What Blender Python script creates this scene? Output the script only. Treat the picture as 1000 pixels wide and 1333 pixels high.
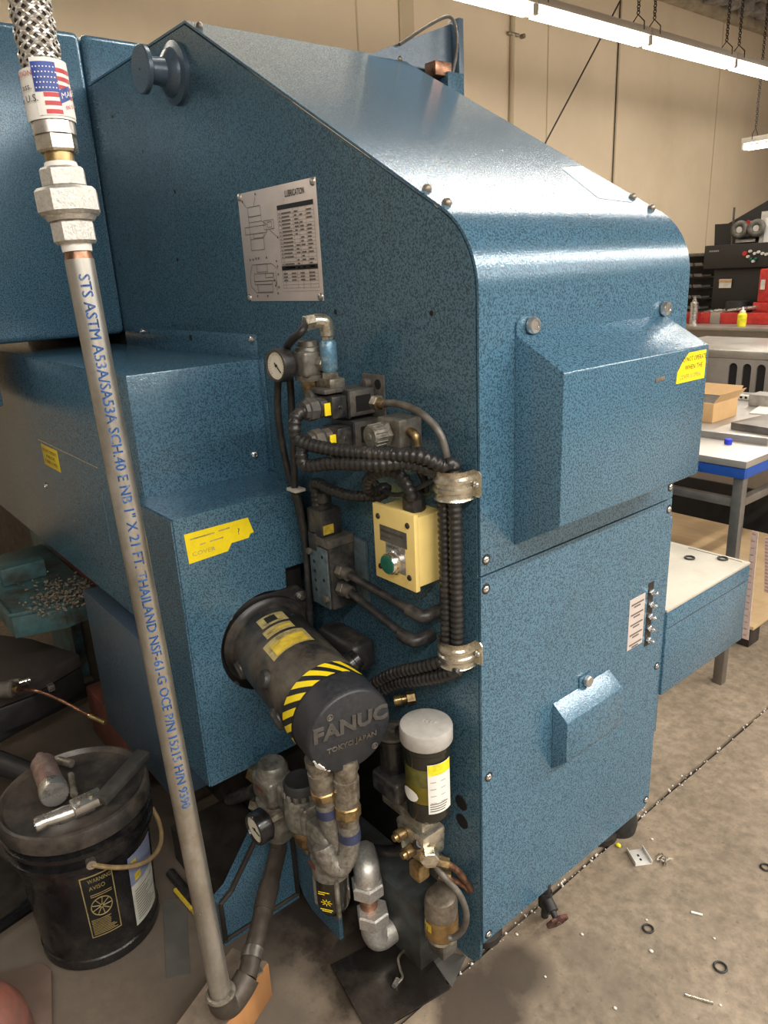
import bpy, bmesh, math, random
from mathutils import Vector, Matrix
from math import sin, cos, pi, radians

random.seed(7)
for o in list(bpy.data.objects):
    bpy.data.objects.remove(o)
scene = bpy.context.scene
COL = scene.collection

# ---------------------------------------------------------------- camera
cam = bpy.data.cameras.new('camera')
cam.sensor_fit = 'HORIZONTAL'
cam.sensor_width = 36.0
cam.lens = 34.238
cam.clip_start = 0.05
cam_o = bpy.data.objects.new('camera', cam)
COL.objects.link(cam_o)
Mc = Matrix(((0.63647, -0.21136, 0.74178), (0.76981, 0.23386, -0.59389), (-0.04795, 0.94902, 0.31155)))
cam_o.matrix_world = Matrix.Translation((0.937, -0.989, 1.67)) @ Mc.to_4x4()
scene.camera = cam_o

# ---------------------------------------------------------------- light and exposure
world = bpy.data.worlds.new('world')
scene.world = world
world.use_nodes = True
bg = world.node_tree.nodes['Background']
bg.inputs[0].default_value = (1.0, 0.84, 0.66, 1)
bg.inputs[1].default_value = 0.30
vs = scene.view_settings
vs.view_transform = 'Standard'
vs.look = 'None'
vs.exposure = 0.0
vs.gamma = 1.0
vs.use_curve_mapping = False


def strip_light(name, x, y0, y1, z, power, color=(1.0, 0.945, 0.86)):
    d = bpy.data.lights.new(name, 'AREA')
    d.shape = 'RECTANGLE'
    d.size = 0.09
    d.size_y = y1 - y0
    d.energy = power
    d.color = color
    o = bpy.data.objects.new(name, d)
    o.location = (x, (y0 + y1) / 2, z)
    COL.objects.link(o)
    return o


# the shop's rows of ceiling tubes, one row every 2.6 units
strip_light('tube_row_light', 2.2, -3.4, 8.0, 3.37, 470)
strip_light('tube_row_light', -1.2, 0.3, 8.0, 3.37, 115)
strip_light('tube_row_light', 4.8, -3.4, 8.0, 3.37, 470)


# ---------------------------------------------------------------- materials
MATS = {}


def new_mat(name):
    m = bpy.data.materials.new(name)
    m.use_nodes = True
    nt = m.node_tree
    b = nt.nodes['Principled BSDF']
    return m, nt, b


def tex(nt, kind, scale, detail=3.0, rough=0.55, coord='Object', stretch=None):
    tc = nt.nodes.new('ShaderNodeTexCoord')
    src = tc.outputs[coord]
    if stretch:
        mp = nt.nodes.new('ShaderNodeMapping')
        mp.inputs['Scale'].default_value = stretch
        nt.links.new(src, mp.inputs['Vector'])
        src = mp.outputs[0]
    t = nt.nodes.new('ShaderNodeTexNoise' if kind == 'noise' else 'ShaderNodeTexVoronoi')
    t.inputs['Scale'].default_value = scale
    if kind == 'noise':
        t.inputs['Detail'].default_value = detail
        t.inputs['Roughness'].default_value = rough
    nt.links.new(src, t.inputs['Vector'])
    return t


def ramp(nt, fac, stops):
    r = nt.nodes.new('ShaderNodeValToRGB')
    e = r.color_ramp.elements
    while len(e) < len(stops):
        e.new(0.5)
    for i, (p, c) in enumerate(stops):
        e[i].position = p
        e[i].color = (c[0], c[1], c[2], 1) if not isinstance(c, (int, float)) else (c, c, c, 1)
    nt.links.new(fac, r.inputs[0])
    return r


def mixc(nt, fac, a, b):
    m = nt.nodes.new('ShaderNodeMix')
    m.data_type = 'RGBA'
    if hasattr(fac, 'is_linked') or hasattr(fac, 'links'):
        nt.links.new(fac, m.inputs[0])
    else:
        m.inputs[0].default_value = fac
    for s, i in ((a, 6), (b, 7)):
        if isinstance(s, tuple):
            m.inputs[i].default_value = (s[0], s[1], s[2], 1)
        else:
            nt.links.new(s, m.inputs[i])
    return m.outputs[2]


def bump(nt, b, height, strength, dist=0.002):
    n = nt.nodes.new('ShaderNodeBump')
    n.inputs['Strength'].default_value = strength
    n.inputs['Distance'].default_value = dist
    nt.links.new(height, n.inputs['Height'])
    nt.links.new(n.outputs[0], b.inputs['Normal'])


def plain(name, col, rough=0.5, metal=0.0, var=0.35, scale=30.0, dirt=None, dirt_amt=0.45, bmp=0.0, spec=0.5, coat=0.0, stretch=None):
    """one colour with fine uneven wear; dirt = second colour in blotches"""
    if name in MATS:
        return MATS[name]
    m, nt, b = new_mat(name)
    t = tex(nt, 'noise', scale, 5.0, 0.65, stretch=stretch)
    lo = tuple(c * (1 - var) for c in col)
    hi = tuple(min(1, c * (1 + var * 0.6)) for c in col)
    r = ramp(nt, t.outputs[0], [(0.3, lo), (0.7, hi)])
    out = r.outputs[0]
    if dirt:
        t2 = tex(nt, 'noise', scale * 0.37, 6.0, 0.7)
        r2 = ramp(nt, t2.outputs[0], [(0.62 - dirt_amt * 0.4, 0.0), (0.78 - dirt_amt * 0.3, 1.0)])
        out = mixc(nt, r2.outputs[0], out, dirt)
    nt.links.new(out, b.inputs['Base Color'])
    rr = ramp(nt, t.outputs[0], [(0.25, max(0.03, rough - 0.12)), (0.75, min(1, rough + 0.12))])
    nt.links.new(rr.outputs[0], b.inputs['Roughness'])
    b.inputs['Metallic'].default_value = metal
    b.inputs['Specular IOR Level'].default_value = spec
    b.inputs['Coat Weight'].default_value = coat
    if bmp:
        bump(nt, b, t.outputs[0], bmp)
    MATS[name] = m
    return m


def hammer(name, dark, light, rough=0.16, scale=262.0, dirt=None, amt=0.3):
    m, nt, b = new_mat(name)
    t = tex(nt, 'noise', scale, 2.0, 0.5)
    r = ramp(nt, t.outputs[0], [(0.38, dark), (0.56, light)])
    big = tex(nt, 'noise', 2.3, 3.0, 0.5)
    rb = ramp(nt, big.outputs[0], [(0.3, 0.0), (0.7, 1.0)])
    mm = tuple((a * 0.8 + c * 0.2) for a, c in zip(light, dark))
    out = mixc(nt, 0.10, r.outputs[0], mm)
    if dirt:
        t2 = tex(nt, 'noise', 3.1, 6.0, 0.7)
        r2 = ramp(nt, t2.outputs[0], [(0.5, 0.0), (0.75, amt)])
        out = mixc(nt, r2.outputs[0], out, dirt)
    nt.links.new(out, b.inputs['Base Color'])
    rr = ramp(nt, t.outputs[0], [(0.35, rough + 0.10), (0.65, rough - 0.04)])
    nt.links.new(rr.outputs[0], b.inputs['Roughness'])
    b.inputs['Metallic'].default_value = 0.15
    b.inputs['Specular IOR Level'].default_value = 0.8
    bump(nt, b, t.outputs[0], 0.24, 0.0019)
    MATS[name] = m
    return m


hammer('blue_shaded', (0.026, 0.064, 0.094), (0.086, 0.180, 0.250), dirt=(0.03, 0.036, 0.038), amt=0.22)  # same blue paint, greyed for the dimmer light on this side, plus greasy blotches
hammer('blue', (0.026, 0.070, 0.112), (0.090, 0.205, 0.308), dirt=(0.05, 0.06, 0.06), amt=0.18)
hammer('blue_dirty', (0.030, 0.072, 0.105), (0.088, 0.180, 0.250), rough=0.42, dirt=(0.035, 0.030, 0.025), amt=0.65)
hammer('blue_smooth', (0.050, 0.085, 0.125), (0.075, 0.125, 0.180), rough=0.30, scale=330.0, dirt=(0.05, 0.045, 0.045), amt=0.35)
plain('teal', (0.06, 0.14, 0.15), 0.5, 0.0, 0.3, 25, dirt=(0.05, 0.04, 0.03))
plain('galv', (0.52, 0.50, 0.46), 0.36, 0.85, 0.28, 22, dirt=(0.36, 0.33, 0.27), dirt_amt=0.4, bmp=0.12, stretch=(1, 1, 0.25))
plain('cast', (0.66, 0.64, 0.60), 0.42, 0.7, 0.25, 160, bmp=0.5)
plain('steel', (0.60, 0.58, 0.55), 0.30, 0.9, 0.15, 40)
plain('bright_steel', (0.80, 0.79, 0.77), 0.2, 1.0, 0.08, 60)
plain('zinc', (0.66, 0.62, 0.52), 0.3, 0.9, 0.25, 60, dirt=(0.35, 0.27, 0.16), dirt_amt=0.25)
plain('brass', (0.50, 0.36, 0.17), 0.36, 0.85, 0.35, 60, dirt=(0.16, 0.11, 0.06), dirt_amt=0.5)
plain('dirty_nickel', (0.40, 0.37, 0.31), 0.42, 0.75, 0.35, 60, dirt=(0.14, 0.11, 0.08), dirt_amt=0.5, bmp=0.1)
plain('copper', (0.45, 0.23, 0.14), 0.35, 0.8, 0.3, 60, dirt=(0.12, 0.07, 0.05))
plain('rubber', (0.018, 0.018, 0.019), 0.5, 0.0, 0.4, 60, dirt=(0.05, 0.045, 0.04), dirt_amt=0.3)
plain('conduit', (0.022, 0.021, 0.021), 0.38, 0.0, 0.4, 50, dirt=(0.06, 0.052, 0.045), dirt_amt=0.22)
plain('black_plastic', (0.022, 0.022, 0.024), 0.42, 0.0, 0.4, 60, dirt=(0.075, 0.066, 0.056), dirt_amt=0.38)
plain('black_gloss', (0.010, 0.010, 0.011), 0.25, 0.0, 0.4, 20, dirt=(0.035, 0.03, 0.026), dirt_amt=0.3)
plain('motor_black', (0.020, 0.020, 0.021), 0.40, 0.0, 0.4, 14, dirt=(0.10, 0.085, 0.066), dirt_amt=0.33, bmp=0.05)
plain('cap_black', (0.026, 0.028, 0.034), 0.45, 0.0, 0.3, 90, bmp=0.12)
plain('grey_dirty', (0.16, 0.15, 0.135), 0.45, 0.25, 0.35, 40, dirt=(0.08, 0.066, 0.05), dirt_amt=0.5, bmp=0.1)
plain('valve_grey', (0.085, 0.082, 0.078), 0.5, 0.2, 0.35, 60, dirt=(0.16, 0.135, 0.105), dirt_amt=0.4, bmp=0.1)
plain('regulator', (0.20, 0.19, 0.165), 0.42, 0.35, 0.35, 60, dirt=(0.08, 0.068, 0.05), dirt_amt=0.45)
plain('frl_grey', (0.27, 0.26, 0.225), 0.36, 0.3, 0.3, 50, dirt=(0.07, 0.058, 0.042), dirt_amt=0.45)
plain('valve_blue', (0.10, 0.145, 0.165), 0.45, 0.15, 0.3, 60, dirt=(0.06, 0.05, 0.04), dirt_amt=0.35)
plain('blue_nipple', (0.12, 0.26, 0.38), 0.35, 0.3, 0.35, 140, dirt=(0.42, 0.45, 0.46), dirt_amt=0.25)
plain('box_yellow', (0.86, 0.66, 0.24), 0.4, 0.0, 0.06, 20, dirt=(0.66, 0.47, 0.16), dirt_amt=0.1)
plain('sticker_yellow', (0.95, 0.74, 0.015), 0.4, 0.0, 0.08, 60)
plain('motor_yellow', (0.72, 0.52, 0.05), 0.45, 0.0, 0.3, 40, dirt=(0.10, 0.08, 0.05), dirt_amt=0.42)
plain('label_gold', (0.52, 0.42, 0.17), 0.45, 0.1, 0.3, 60, dirt=(0.10, 0.085, 0.05), dirt_amt=0.35)
plain('ink', (0.016, 0.016, 0.017), 0.55, 0.0, 0.2, 60)
plain('ink_soft', (0.13, 0.11, 0.10), 0.55, 0.0, 0.2, 60)
plain('ink_blue', (0.035, 0.115, 0.34), 0.45, 0.0, 0.4, 120, dirt=(0.30, 0.31, 0.33), dirt_amt=0.22)
plain('white', (0.80, 0.79, 0.76), 0.45, 0.0, 0.05, 30)
plain('paper', (0.82, 0.81, 0.77), 0.5, 0.0, 0.06, 30)
plain('off_white', (0.62, 0.59, 0.53), 0.45, 0.0, 0.12, 30, dirt=(0.4, 0.36, 0.3), dirt_amt=0.2)
plain('flag_red', (0.55, 0.045, 0.06), 0.45)
plain('flag_blue', (0.03, 0.07, 0.34), 0.45)
plain('plate_alu', (0.66, 0.585, 0.55), 0.36, 0.25, 0.07, 20)
plain('clip_zinc', (0.70, 0.68, 0.64), 0.4, 0.3, 0.1, 60)
plain('dial', (0.70, 0.66, 0.55), 0.4, 0.0, 0.08, 60)
plain('dark_void', (0.006, 0.006, 0.006), 0.7)  # near-black for holes and interiors, their shade put into the colour
plain('dark_iron', (0.045, 0.038, 0.033), 0.55, 0.3, 0.4, 20, dirt=(0.02, 0.016, 0.013))
plain('brown_pipe', (0.105, 0.088, 0.072), 0.48, 0.45, 0.35, 14, dirt=(0.05, 0.038, 0.030), dirt_amt=0.5)
plain('red_cast', (0.17, 0.055, 0.040), 0.5, 0.1, 0.35, 12, dirt=(0.07, 0.04, 0.03), dirt_amt=0.4)
plain('red_paint', (0.50, 0.035, 0.03), 0.35)
plain('red_floor', (0.30, 0.105, 0.075), 0.6, 0.0, 0.3, 10, dirt=(0.12, 0.08, 0.065))
plain('amber', (0.23, 0.135, 0.045), 0.25, 0.0, 0.4, 30, dirt=(0.09, 0.055, 0.025), dirt_amt=0.4)
plain('amber_grey', (0.24, 0.20, 0.155), 0.38, 0.3, 0.35, 40, dirt=(0.09, 0.07, 0.05))
plain('oil', (0.15, 0.115, 0.012), 0.15, 0.0, 0.35, 16)
plain('oil_film', (0.13, 0.125, 0.028), 0.2, 0.0, 0.4, 22, dirt=(0.05, 0.05, 0.015), dirt_amt=0.4)
plain('dark_tank', (0.022, 0.021, 0.016), 0.16, 0.0, 0.3, 20)
plain('cap_grey', (0.44, 0.42, 0.39), 0.45, 0.0, 0.15, 50)
plain('green_lens', (0.010, 0.12, 0.075), 0.18, 0.0, 0.2, 50)
plain('wood', (0.42, 0.20, 0.075), 0.55, 0.0, 0.35, 9, dirt=(0.20, 0.10, 0.045), dirt_amt=0.2, stretch=(1, 1, 0.12))
plain('wood_top', (0.24, 0.19, 0.145), 0.65, 0.0, 0.35, 14, dirt=(0.11, 0.085, 0.065))
plain('ply', (0.55, 0.39, 0.22), 0.6, 0.0, 0.25, 5, dirt=(0.42, 0.29, 0.155), dirt_amt=0.35, stretch=(0.4, 2.5, 1))
plain('cardboard', (0.56, 0.35, 0.16), 0.7, 0.0, 0.12, 12)
plain('table_blue', (0.015, 0.075, 0.36), 0.35, 0.0, 0.2, 12)
plain('sheet_steel', (0.44, 0.41, 0.375), 0.36, 0.6, 0.18, 5, dirt=(0.30, 0.27, 0.24), dirt_amt=0.25)
plain('raw_steel', (0.24, 0.22, 0.20), 0.4, 0.7, 0.25, 12)
plain('table_top', (0.50, 0.465, 0.39), 0.45, 0.1, 0.12, 8, dirt=(0.40, 0.355, 0.28), dirt_amt=0.3)
plain('galv_floor', (0.26, 0.245, 0.225), 0.4, 0.7, 0.15, 12)
plain('console_black', (0.022, 0.021, 0.021), 0.5, 0.0, 0.3, 20)
plain('bin_grey', (0.33, 0.31, 0.28), 0.5, 0.1, 0.4, 20)
plain('bottle_yellow', (0.90, 0.78, 0.03), 0.4)
plain('cap_blue', (0.02, 0.04, 0.62), 0.4)
plain('fixture_white', (0.62, 0.58, 0.52), 0.45, 0.0, 0.06, 20)
plain('wall_paint', (0.62, 0.505, 0.365), 0.75, 0.0, 0.07, 1.2, dirt=(0.55, 0.44, 0.31), dirt_amt=0.3)
plain('wall_stripe', (0.46, 0.37, 0.25), 0.75, 0.0, 0.07, 1.5)
plain('ceiling_paint', (0.30, 0.25, 0.21), 0.9, 0.0, 0.2, 2)
plain('rough_beam', (0.36, 0.29, 0.20), 0.9, 0.0, 0.4, 6, bmp=0.5)
plain('foil', (0.30, 0.27, 0.25), 0.5, 0.3, 0.6, 12)
plain('wire', (0.06, 0.05, 0.045), 0.5, 0.6, 0.2, 30)
plain('handwheel', (0.15, 0.055, 0.045), 0.5, 0.2, 0.35, 60, dirt=(0.05, 0.03, 0.025))
plain('chip', (0.34, 0.29, 0.23), 0.4, 0.5, 0.4, 300)
plain('fabric_black', (0.045, 0.036, 0.032), 0.75, 0.0, 0.3, 40)
plain('charcoal', (0.030, 0.030, 0.033), 0.5, 0.0, 0.3, 14)
plain('nozzle', (0.40, 0.27, 0.25), 0.4, 0.6, 0.35, 50, dirt=(0.55, 0.5, 0.45), dirt_amt=0.3)
plain('pink_strip', (0.70, 0.55, 0.50), 0.5, 0.0, 0.2, 60)
plain('rag', (0.74, 0.70, 0.64), 0.8, 0.0, 0.15, 20)
plain('tape_scar', (0.20, 0.30, 0.38), 0.30, 0.1, 0.15, 20)
plain('lever_grey', (0.10, 0.095, 0.088), 0.4, 0.5, 0.3, 30)
plain('block_grime', (0.070, 0.086, 0.088), 0.5, 0.2, 0.35, 12, dirt=(0.035, 0.028, 0.022), dirt_amt=0.5)
plain('armour_grey', (0.27, 0.255, 0.225), 0.4, 0.5, 0.35, 120, dirt=(0.12, 0.10, 0.08), dirt_amt=0.4, bmp=0.3)
plain('cap_letter', (0.075, 0.07, 0.066), 0.45, 0.0, 0.3, 60)
plain('pink_mark', (0.52, 0.30, 0.27), 0.5)
plain('decal_gold', (0.30, 0.23, 0.095), 0.5)

plain('wet_plate', (0.020, 0.017, 0.015), 0.22, 0.2, 0.5, 9, dirt=(0.07, 0.058, 0.048), dirt_amt=0.3)
plain('lid_black', (0.028, 0.026, 0.025), 0.42, 0.0, 0.4, 12, dirt=(0.11, 0.088, 0.070), dirt_amt=0.45)
plain('paper_dirty', (0.50, 0.50, 0.44), 0.5, 0.0, 0.2, 20, dirt=(0.25, 0.23, 0.16), dirt_amt=0.3)
plain('label_blue', (0.19, 0.22, 0.34), 0.45, 0.0, 0.2, 14, dirt=(0.12, 0.08, 0.05), dirt_amt=0.2)
plain('bail_tan', (0.33, 0.235, 0.12), 0.45, 0.2, 0.35, 40)
plain('brown_pad', (0.135, 0.092, 0.072), 0.6, 0.0, 0.25, 10, dirt=(0.20, 0.145, 0.115), dirt_amt=0.3)


def glass_mat(name, col, rough=0.05, alpha_mix=0.8):
    m, nt, b = new_mat(name)
    b.inputs['Base Color'].default_value = (*col, 1)
    b.inputs['Roughness'].default_value = rough
    b.inputs['Transmission Weight'].default_value = alpha_mix
    b.inputs['IOR'].default_value = 1.25
    MATS[name] = m


glass_mat('clear', (0.80, 0.80, 0.66))


def emit_mat(name, col, s):
    m, nt, b = new_mat(name)
    b.inputs['Base Color'].default_value = (*col, 1)
    b.inputs['Emission Color'].default_value = (*col, 1)
    b.inputs['Emission Strength'].default_value = s
    MATS[name] = m


emit_mat('tube_glow', (1.0, 0.95, 0.84), 20.0)


def braid_mat():
    m, nt, b = new_mat('braid')
    t = tex(nt, 'noise', 90, 3.0)
    r = ramp(nt, t.outputs[0], [(0.3, (0.46, 0.44, 0.41)), (0.7, (0.66, 0.63, 0.58))])
    nt.links.new(r.outputs[0], b.inputs['Base Color'])
    b.inputs['Metallic'].default_value = 0.8
    b.inputs['Roughness'].default_value = 0.42
    MATS['braid'] = m


braid_mat()


def floor_mat():
    m, nt, b = new_mat('concrete')
    tc = nt.nodes.new('ShaderNodeTexCoord')
    n1 = tex(nt, 'noise', 2.2, 8.0, 0.65)
    n2 = tex(nt, 'noise', 28, 6.0, 0.7)
    n3 = tex(nt, 'noise', 7, 5.0, 0.7)
    c1 = ramp(nt, n1.outputs[0], [(0.3, (0.185, 0.142, 0.100)), (0.7, (0.345, 0.275, 0.198))])
    c2 = ramp(nt, n2.outputs[0], [(0.33, 0.48), (0.62, 1.10)])
    mul = nt.nodes.new('ShaderNodeMix')
    mul.data_type = 'RGBA'
    mul.blend_type = 'MULTIPLY'
    mul.inputs[0].default_value = 0.75
    nt.links.new(c1.outputs[0], mul.inputs[6])
    nt.links.new(c2.outputs[0], mul.inputs[7])
    out = mul.outputs[2]
    # scattered small dark specks trodden into the surface
    n4 = tex(nt, 'noise', 62, 2.0, 0.5)
    c4 = ramp(nt, n4.outputs[0], [(0.66, 0.0), (0.72, 0.6)])
    out = mixc(nt, c4.outputs[0], out, (0.11, 0.085, 0.062))
    n5 = tex(nt, 'noise', 5.5, 7.0, 0.75)
    c5 = ramp(nt, n5.outputs[0], [(0.50, 0.0), (0.68, 0.55)])
    out = mixc(nt, c5.outputs[0], out, (0.19, 0.148, 0.108))
    # broad darker areas round the machine and the oil drips, each with its own outline
    spots = [((-0.75, -0.6), 0.75, (0.105, 0.085, 0.068), 0.8, 0.55), ((-1.7, -0.5), 0.9, (0.06, 0.048, 0.04), 0.85, 0.5),
             ((-0.47, -0.17), 0.17, (0.022, 0.016, 0.012), 0.92, 0.10), ((-0.22, -0.16), 0.20, (0.024, 0.018, 0.014), 0.9, 0.09),
             ((0.035, -0.06), 0.13, (0.062, 0.046, 0.034), 0.93, 0.05), ((0.03, 0.07), 0.10, (0.060, 0.046, 0.034), 0.9, 0.05),
             ((0.12, 0.25), 0.06, (0.12, 0.095, 0.07), 0.5, 0.05), ((-0.25, -0.45), 0.09, (0.10, 0.085, 0.07), 0.6, 0.05),
             ((0.22, 0.22), 0.07, (0.15, 0.12, 0.09), 0.5, 0.06)]
    wet = None
    for i, (c, r, col, amt, soft) in enumerate(spots):
        mp = nt.nodes.new('ShaderNodeMapping')
        mp.vector_type = 'POINT'
        mp.inputs['Location'].default_value = (-c[0], -c[1], 0)
        nt.links.new(tc.outputs['Object'], mp.inputs['Vector'])
        ln = nt.nodes.new('ShaderNodeVectorMath')
        ln.operation = 'LENGTH'
        nt.links.new(mp.outputs[0], ln.inputs[0])
        ad = nt.nodes.new('ShaderNodeMath')
        ad.operation = 'MULTIPLY_ADD'
        nt.links.new(n3.outputs[0], ad.inputs[0])
        ad.inputs[1].default_value = -r * 1.5
        nt.links.new(ln.outputs[1], ad.inputs[2])
        mr = nt.nodes.new('ShaderNodeMapRange')
        mr.inputs[1].default_value = r * 0.85 + soft * 0.5 - r * 0.75
        mr.inputs[2].default_value = r * 0.85 - soft * 0.5 - r * 0.75
        mr.inputs[3].default_value = 0
        mr.inputs[4].default_value = amt
        nt.links.new(ad.outputs[0], mr.inputs[0])
        out = mixc(nt, mr.outputs[0], out, col)
        if 2 <= i <= 3:
            if wet is None:
                wet = mr.outputs[0]
            else:
                mx = nt.nodes.new('ShaderNodeMath')
                mx.operation = 'MAXIMUM'
                nt.links.new(wet, mx.inputs[0])
                nt.links.new(mr.outputs[0], mx.inputs[1])
                wet = mx.outputs[0]
    nt.links.new(out, b.inputs['Base Color'])
    rr = nt.nodes.new('ShaderNodeMapRange')
    rr.inputs[3].default_value = 0.66
    rr.inputs[4].default_value = 0.30
    nt.links.new(wet, rr.inputs[0])
    nt.links.new(rr.outputs[0], b.inputs['Roughness'])
    bump(nt, b, n2.outputs[0], 0.25, 0.003)
    MATS['concrete'] = m


floor_mat()


# ---------------------------------------------------------------- mesh helpers
def V(*a):
    return Vector(a[0]) if len(a) == 1 else Vector(a)


def frame(axis):
    a = Vector(axis).normalized()
    h = Vector((0, 0, 1)) if abs(a.z) < 0.9 else Vector((1, 0, 0))
    u = h.cross(a).normalized()
    return u, a.cross(u).normalized(), a


def spline(pts, n=10):
    P = [Vector(p) for p in pts]
    if len(P) < 3:
        return P
    Q = [2 * P[0] - P[1]] + P + [2 * P[-1] - P[-2]]
    out = []
    for i in range(1, len(Q) - 2):
        p0, p1, p2, p3 = Q[i - 1], Q[i], Q[i + 1], Q[i + 2]
        for k in range(n):
            t = k / n
            out.append(0.5 * (2 * p1 + (p2 - p0) * t + (2 * p0 - 5 * p1 + 4 * p2 - p3) * t * t + (3 * p1 - p0 - 3 * p2 + p3) * t ** 3))
    out.append(P[-1])
    return out


def resample(path, step):
    P = [Vector(p) for p in path]
    L = [0]
    for a, b in zip(P, P[1:]):
        L.append(L[-1] + (b - a).length)
    n = max(2, int(L[-1] / step))
    out, j = [], 0
    for k in range(n + 1):
        s = L[-1] * k / n
        while j < len(L) - 2 and L[j + 1] < s:
            j += 1
        d = L[j + 1] - L[j]
        out.append(P[j].lerp(P[j + 1], (s - L[j]) / d if d > 1e-9 else 0))
    return out


class B:
    """collects shapes in world coordinates"""

    def __init__(self):
        self.bm = bmesh.new()

    def faces(self, vs, fs):
        bv = [self.bm.verts.new(v) for v in vs]
        for f in fs:
            try:
                self.bm.faces.new([bv[i] for i in f])
            except ValueError:
                pass
        return bv

    def box(self, a, b, bev=0.0, seg=2, rot=None, pivot=None):
        a, b = Vector(a), Vector(b)
        lo = Vector([min(a[i], b[i]) for i in range(3)])
        hi = Vector([max(a[i], b[i]) for i in range(3)])
        t = bmesh.new()
        bmesh.ops.create_cube(t, size=1)
        for v in t.verts:
            v.co = Vector([lo[i] + (v.co[i] + 0.5) * (hi[i] - lo[i]) for i in range(3)])
        if bev:
            bmesh.ops.bevel(t, geom=t.edges[:], offset=min(bev, min(hi - lo) * 0.45), segments=seg, affect='EDGES', profile=0.5)
        self.merge(t, rot, pivot if pivot is not None else (lo + hi) / 2)
        return self

    def merge(self, t, rot=None, pivot=None):
        if rot is not None:
            p = Vector(pivot)
            for v in t.verts:
                v.co = p + rot @ (v.co - p)
        t.verts.index_update()
        self.faces([v.co.copy() for v in t.verts], [[v.index for v in f.verts] for f in t.faces])
        t.free()

    def lathe(self, p0, axis, prof, seg=24, cap0=True, cap1=True, n=None):
        """prof = [(distance along axis, radius)]"""
        u, w, a = frame(axis)
        p0 = Vector(p0)
        seg = n or seg
        rings = []
        for t, r in prof:
            rings.append([self.bm.verts.new(p0 + a * t + (u * cos(2 * pi * k / seg) + w * sin(2 * pi * k / seg)) * r) for k in range(seg)])
        for A, C in zip(rings, rings[1:]):
            for k in range(seg):
                self.bm.faces.new((A[k], A[(k + 1) % seg], C[(k + 1) % seg], C[k]))
        if cap0:
            self.bm.faces.new(rings[0][::-1])
        if cap1:
            self.bm.faces.new(rings[-1])
        return self

    def cyl(self, p0, p1, r, r2=None, seg=24, bev=0.0):
        p0, p1 = Vector(p0), Vector(p1)
        L = (p1 - p0).length
        r2 = r if r2 is None else r2
        if bev:
            prof = [(0, r - bev), (bev, r), (L - bev, r2), (L, r2 - bev)]
        else:
            prof = [(0, r), (L, r2)]
        return self.lathe(p0, p1 - p0, prof, seg)

    def hexn(self, p0, p1, r, n=6, bev=None):
        p0, p1 = Vector(p0), Vector(p1)
        L = (p1 - p0).length
        b = min(r * 0.1, L * 0.2) if bev is None else bev
        return self.lathe(p0, p1 - p0, [(0, r - b), (b, r), (L - b, r), (L, r - b)], n=n)

    def tube(self, path, r, seg=12, caps=True, rf=None):
        P = [Vector(p) for p in path]
        n = len(P)
        T = [(P[min(i + 1, n - 1)] - P[max(i - 1, 0)]).normalized() for i in range(n)]
        u = frame(T[0])[0]
        prev = None
        first = None
        for i in range(n):
            u = (u - T[i] * u.dot(T[i]))
            u = u.normalized() if u.length > 1e-6 else frame(T[i])[0]
            w = T[i].cross(u)
            rr = rf(i) if rf else r
            ring = [self.bm.verts.new(P[i] + (u * cos(2 * pi * k / seg) + w * sin(2 * pi * k / seg)) * rr) for k in range(seg)]
            if prev:
                for k in range(seg):
                    self.bm.faces.new((prev[k], prev[(k + 1) % seg], ring[(k + 1) % seg], ring[k]))
            else:
                first = ring
            prev = ring
        if caps:
            self.bm.faces.new(first[::-1])
            self.bm.faces.new(prev)
        return self

    def corr(self, path, r, pitch, depth=0.16, seg=14):
        P = resample(path, pitch / 4)
        pat = (1.0, 1.0, 1 - depth, 1 - depth)
        return self.tube(P, r, seg, rf=lambda i: r * pat[i % 4])

    def prism(self, poly, vec, bev=0.0):
        vec = Vector(vec)
        t = bmesh.new()
        lo = [t.verts.new(p) for p in poly]
        hi = [t.verts.new(Vector(p) + vec) for p in poly]
        n = len(poly)
        t.faces.new(lo[::-1])
        t.faces.new(hi)
        for k in range(n):
            t.faces.new((lo[k], lo[(k + 1) % n], hi[(k + 1) % n], hi[k]))
        bmesh.ops.recalc_face_normals(t, faces=t.faces[:])
        if bev:
            bmesh.ops.bevel(t, geom=t.edges[:], offset=bev, segments=2, affect='EDGES', profile=0.5)
        self.merge(t)
        return self

    def ball(self, c, r, seg=16, sx=(1, 1, 1)):
        t = bmesh.new()
        bmesh.ops.create_uvsphere(t, u_segments=seg, v_segments=seg // 2 + 1, radius=r)
        for v in t.verts:
            v.co = Vector(c) + Vector((v.co.x * sx[0], v.co.y * sx[1], v.co.z * sx[2]))
        self.merge(t)
        return self

    def torus(self, c, axis, R, r, seg=32, s2=10):
        u, w, a = frame(axis)
        c = Vector(c)
        rings = []
        for i in range(seg):
            A = 2 * pi * i / seg
            d = u * cos(A) + w * sin(A)
            rings.append([self.bm.verts.new(c + d * (R + r * cos(2 * pi * k / s2)) + a * r * sin(2 * pi * k / s2)) for k in range(s2)])
        for i in range(seg):
            A, C = rings[i], rings[(i + 1) % seg]
            for k in range(s2):
                self.bm.faces.new((A[k], C[k], C[(k + 1) % s2], A[(k + 1) % s2]))
        return self

    def quad(self, a, b, c, d):
        self.faces([a, b, c, d], [(0, 1, 2, 3)])
        return self


def mesh_of(name, b, mat, off):
    bmesh.ops.recalc_face_normals(b.bm, faces=b.bm.faces[:])
    for v in b.bm.verts:
        v.co -= off
    me = bpy.data.meshes.new(name)
    b.bm.to_mesh(me)
    b.bm.free()
    me.polygons.foreach_set('use_smooth', [True] * len(me.polygons))
    me.set_sharp_from_angle(angle=radians(38))
    me.materials.append(MATS[mat])
    return me


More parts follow.
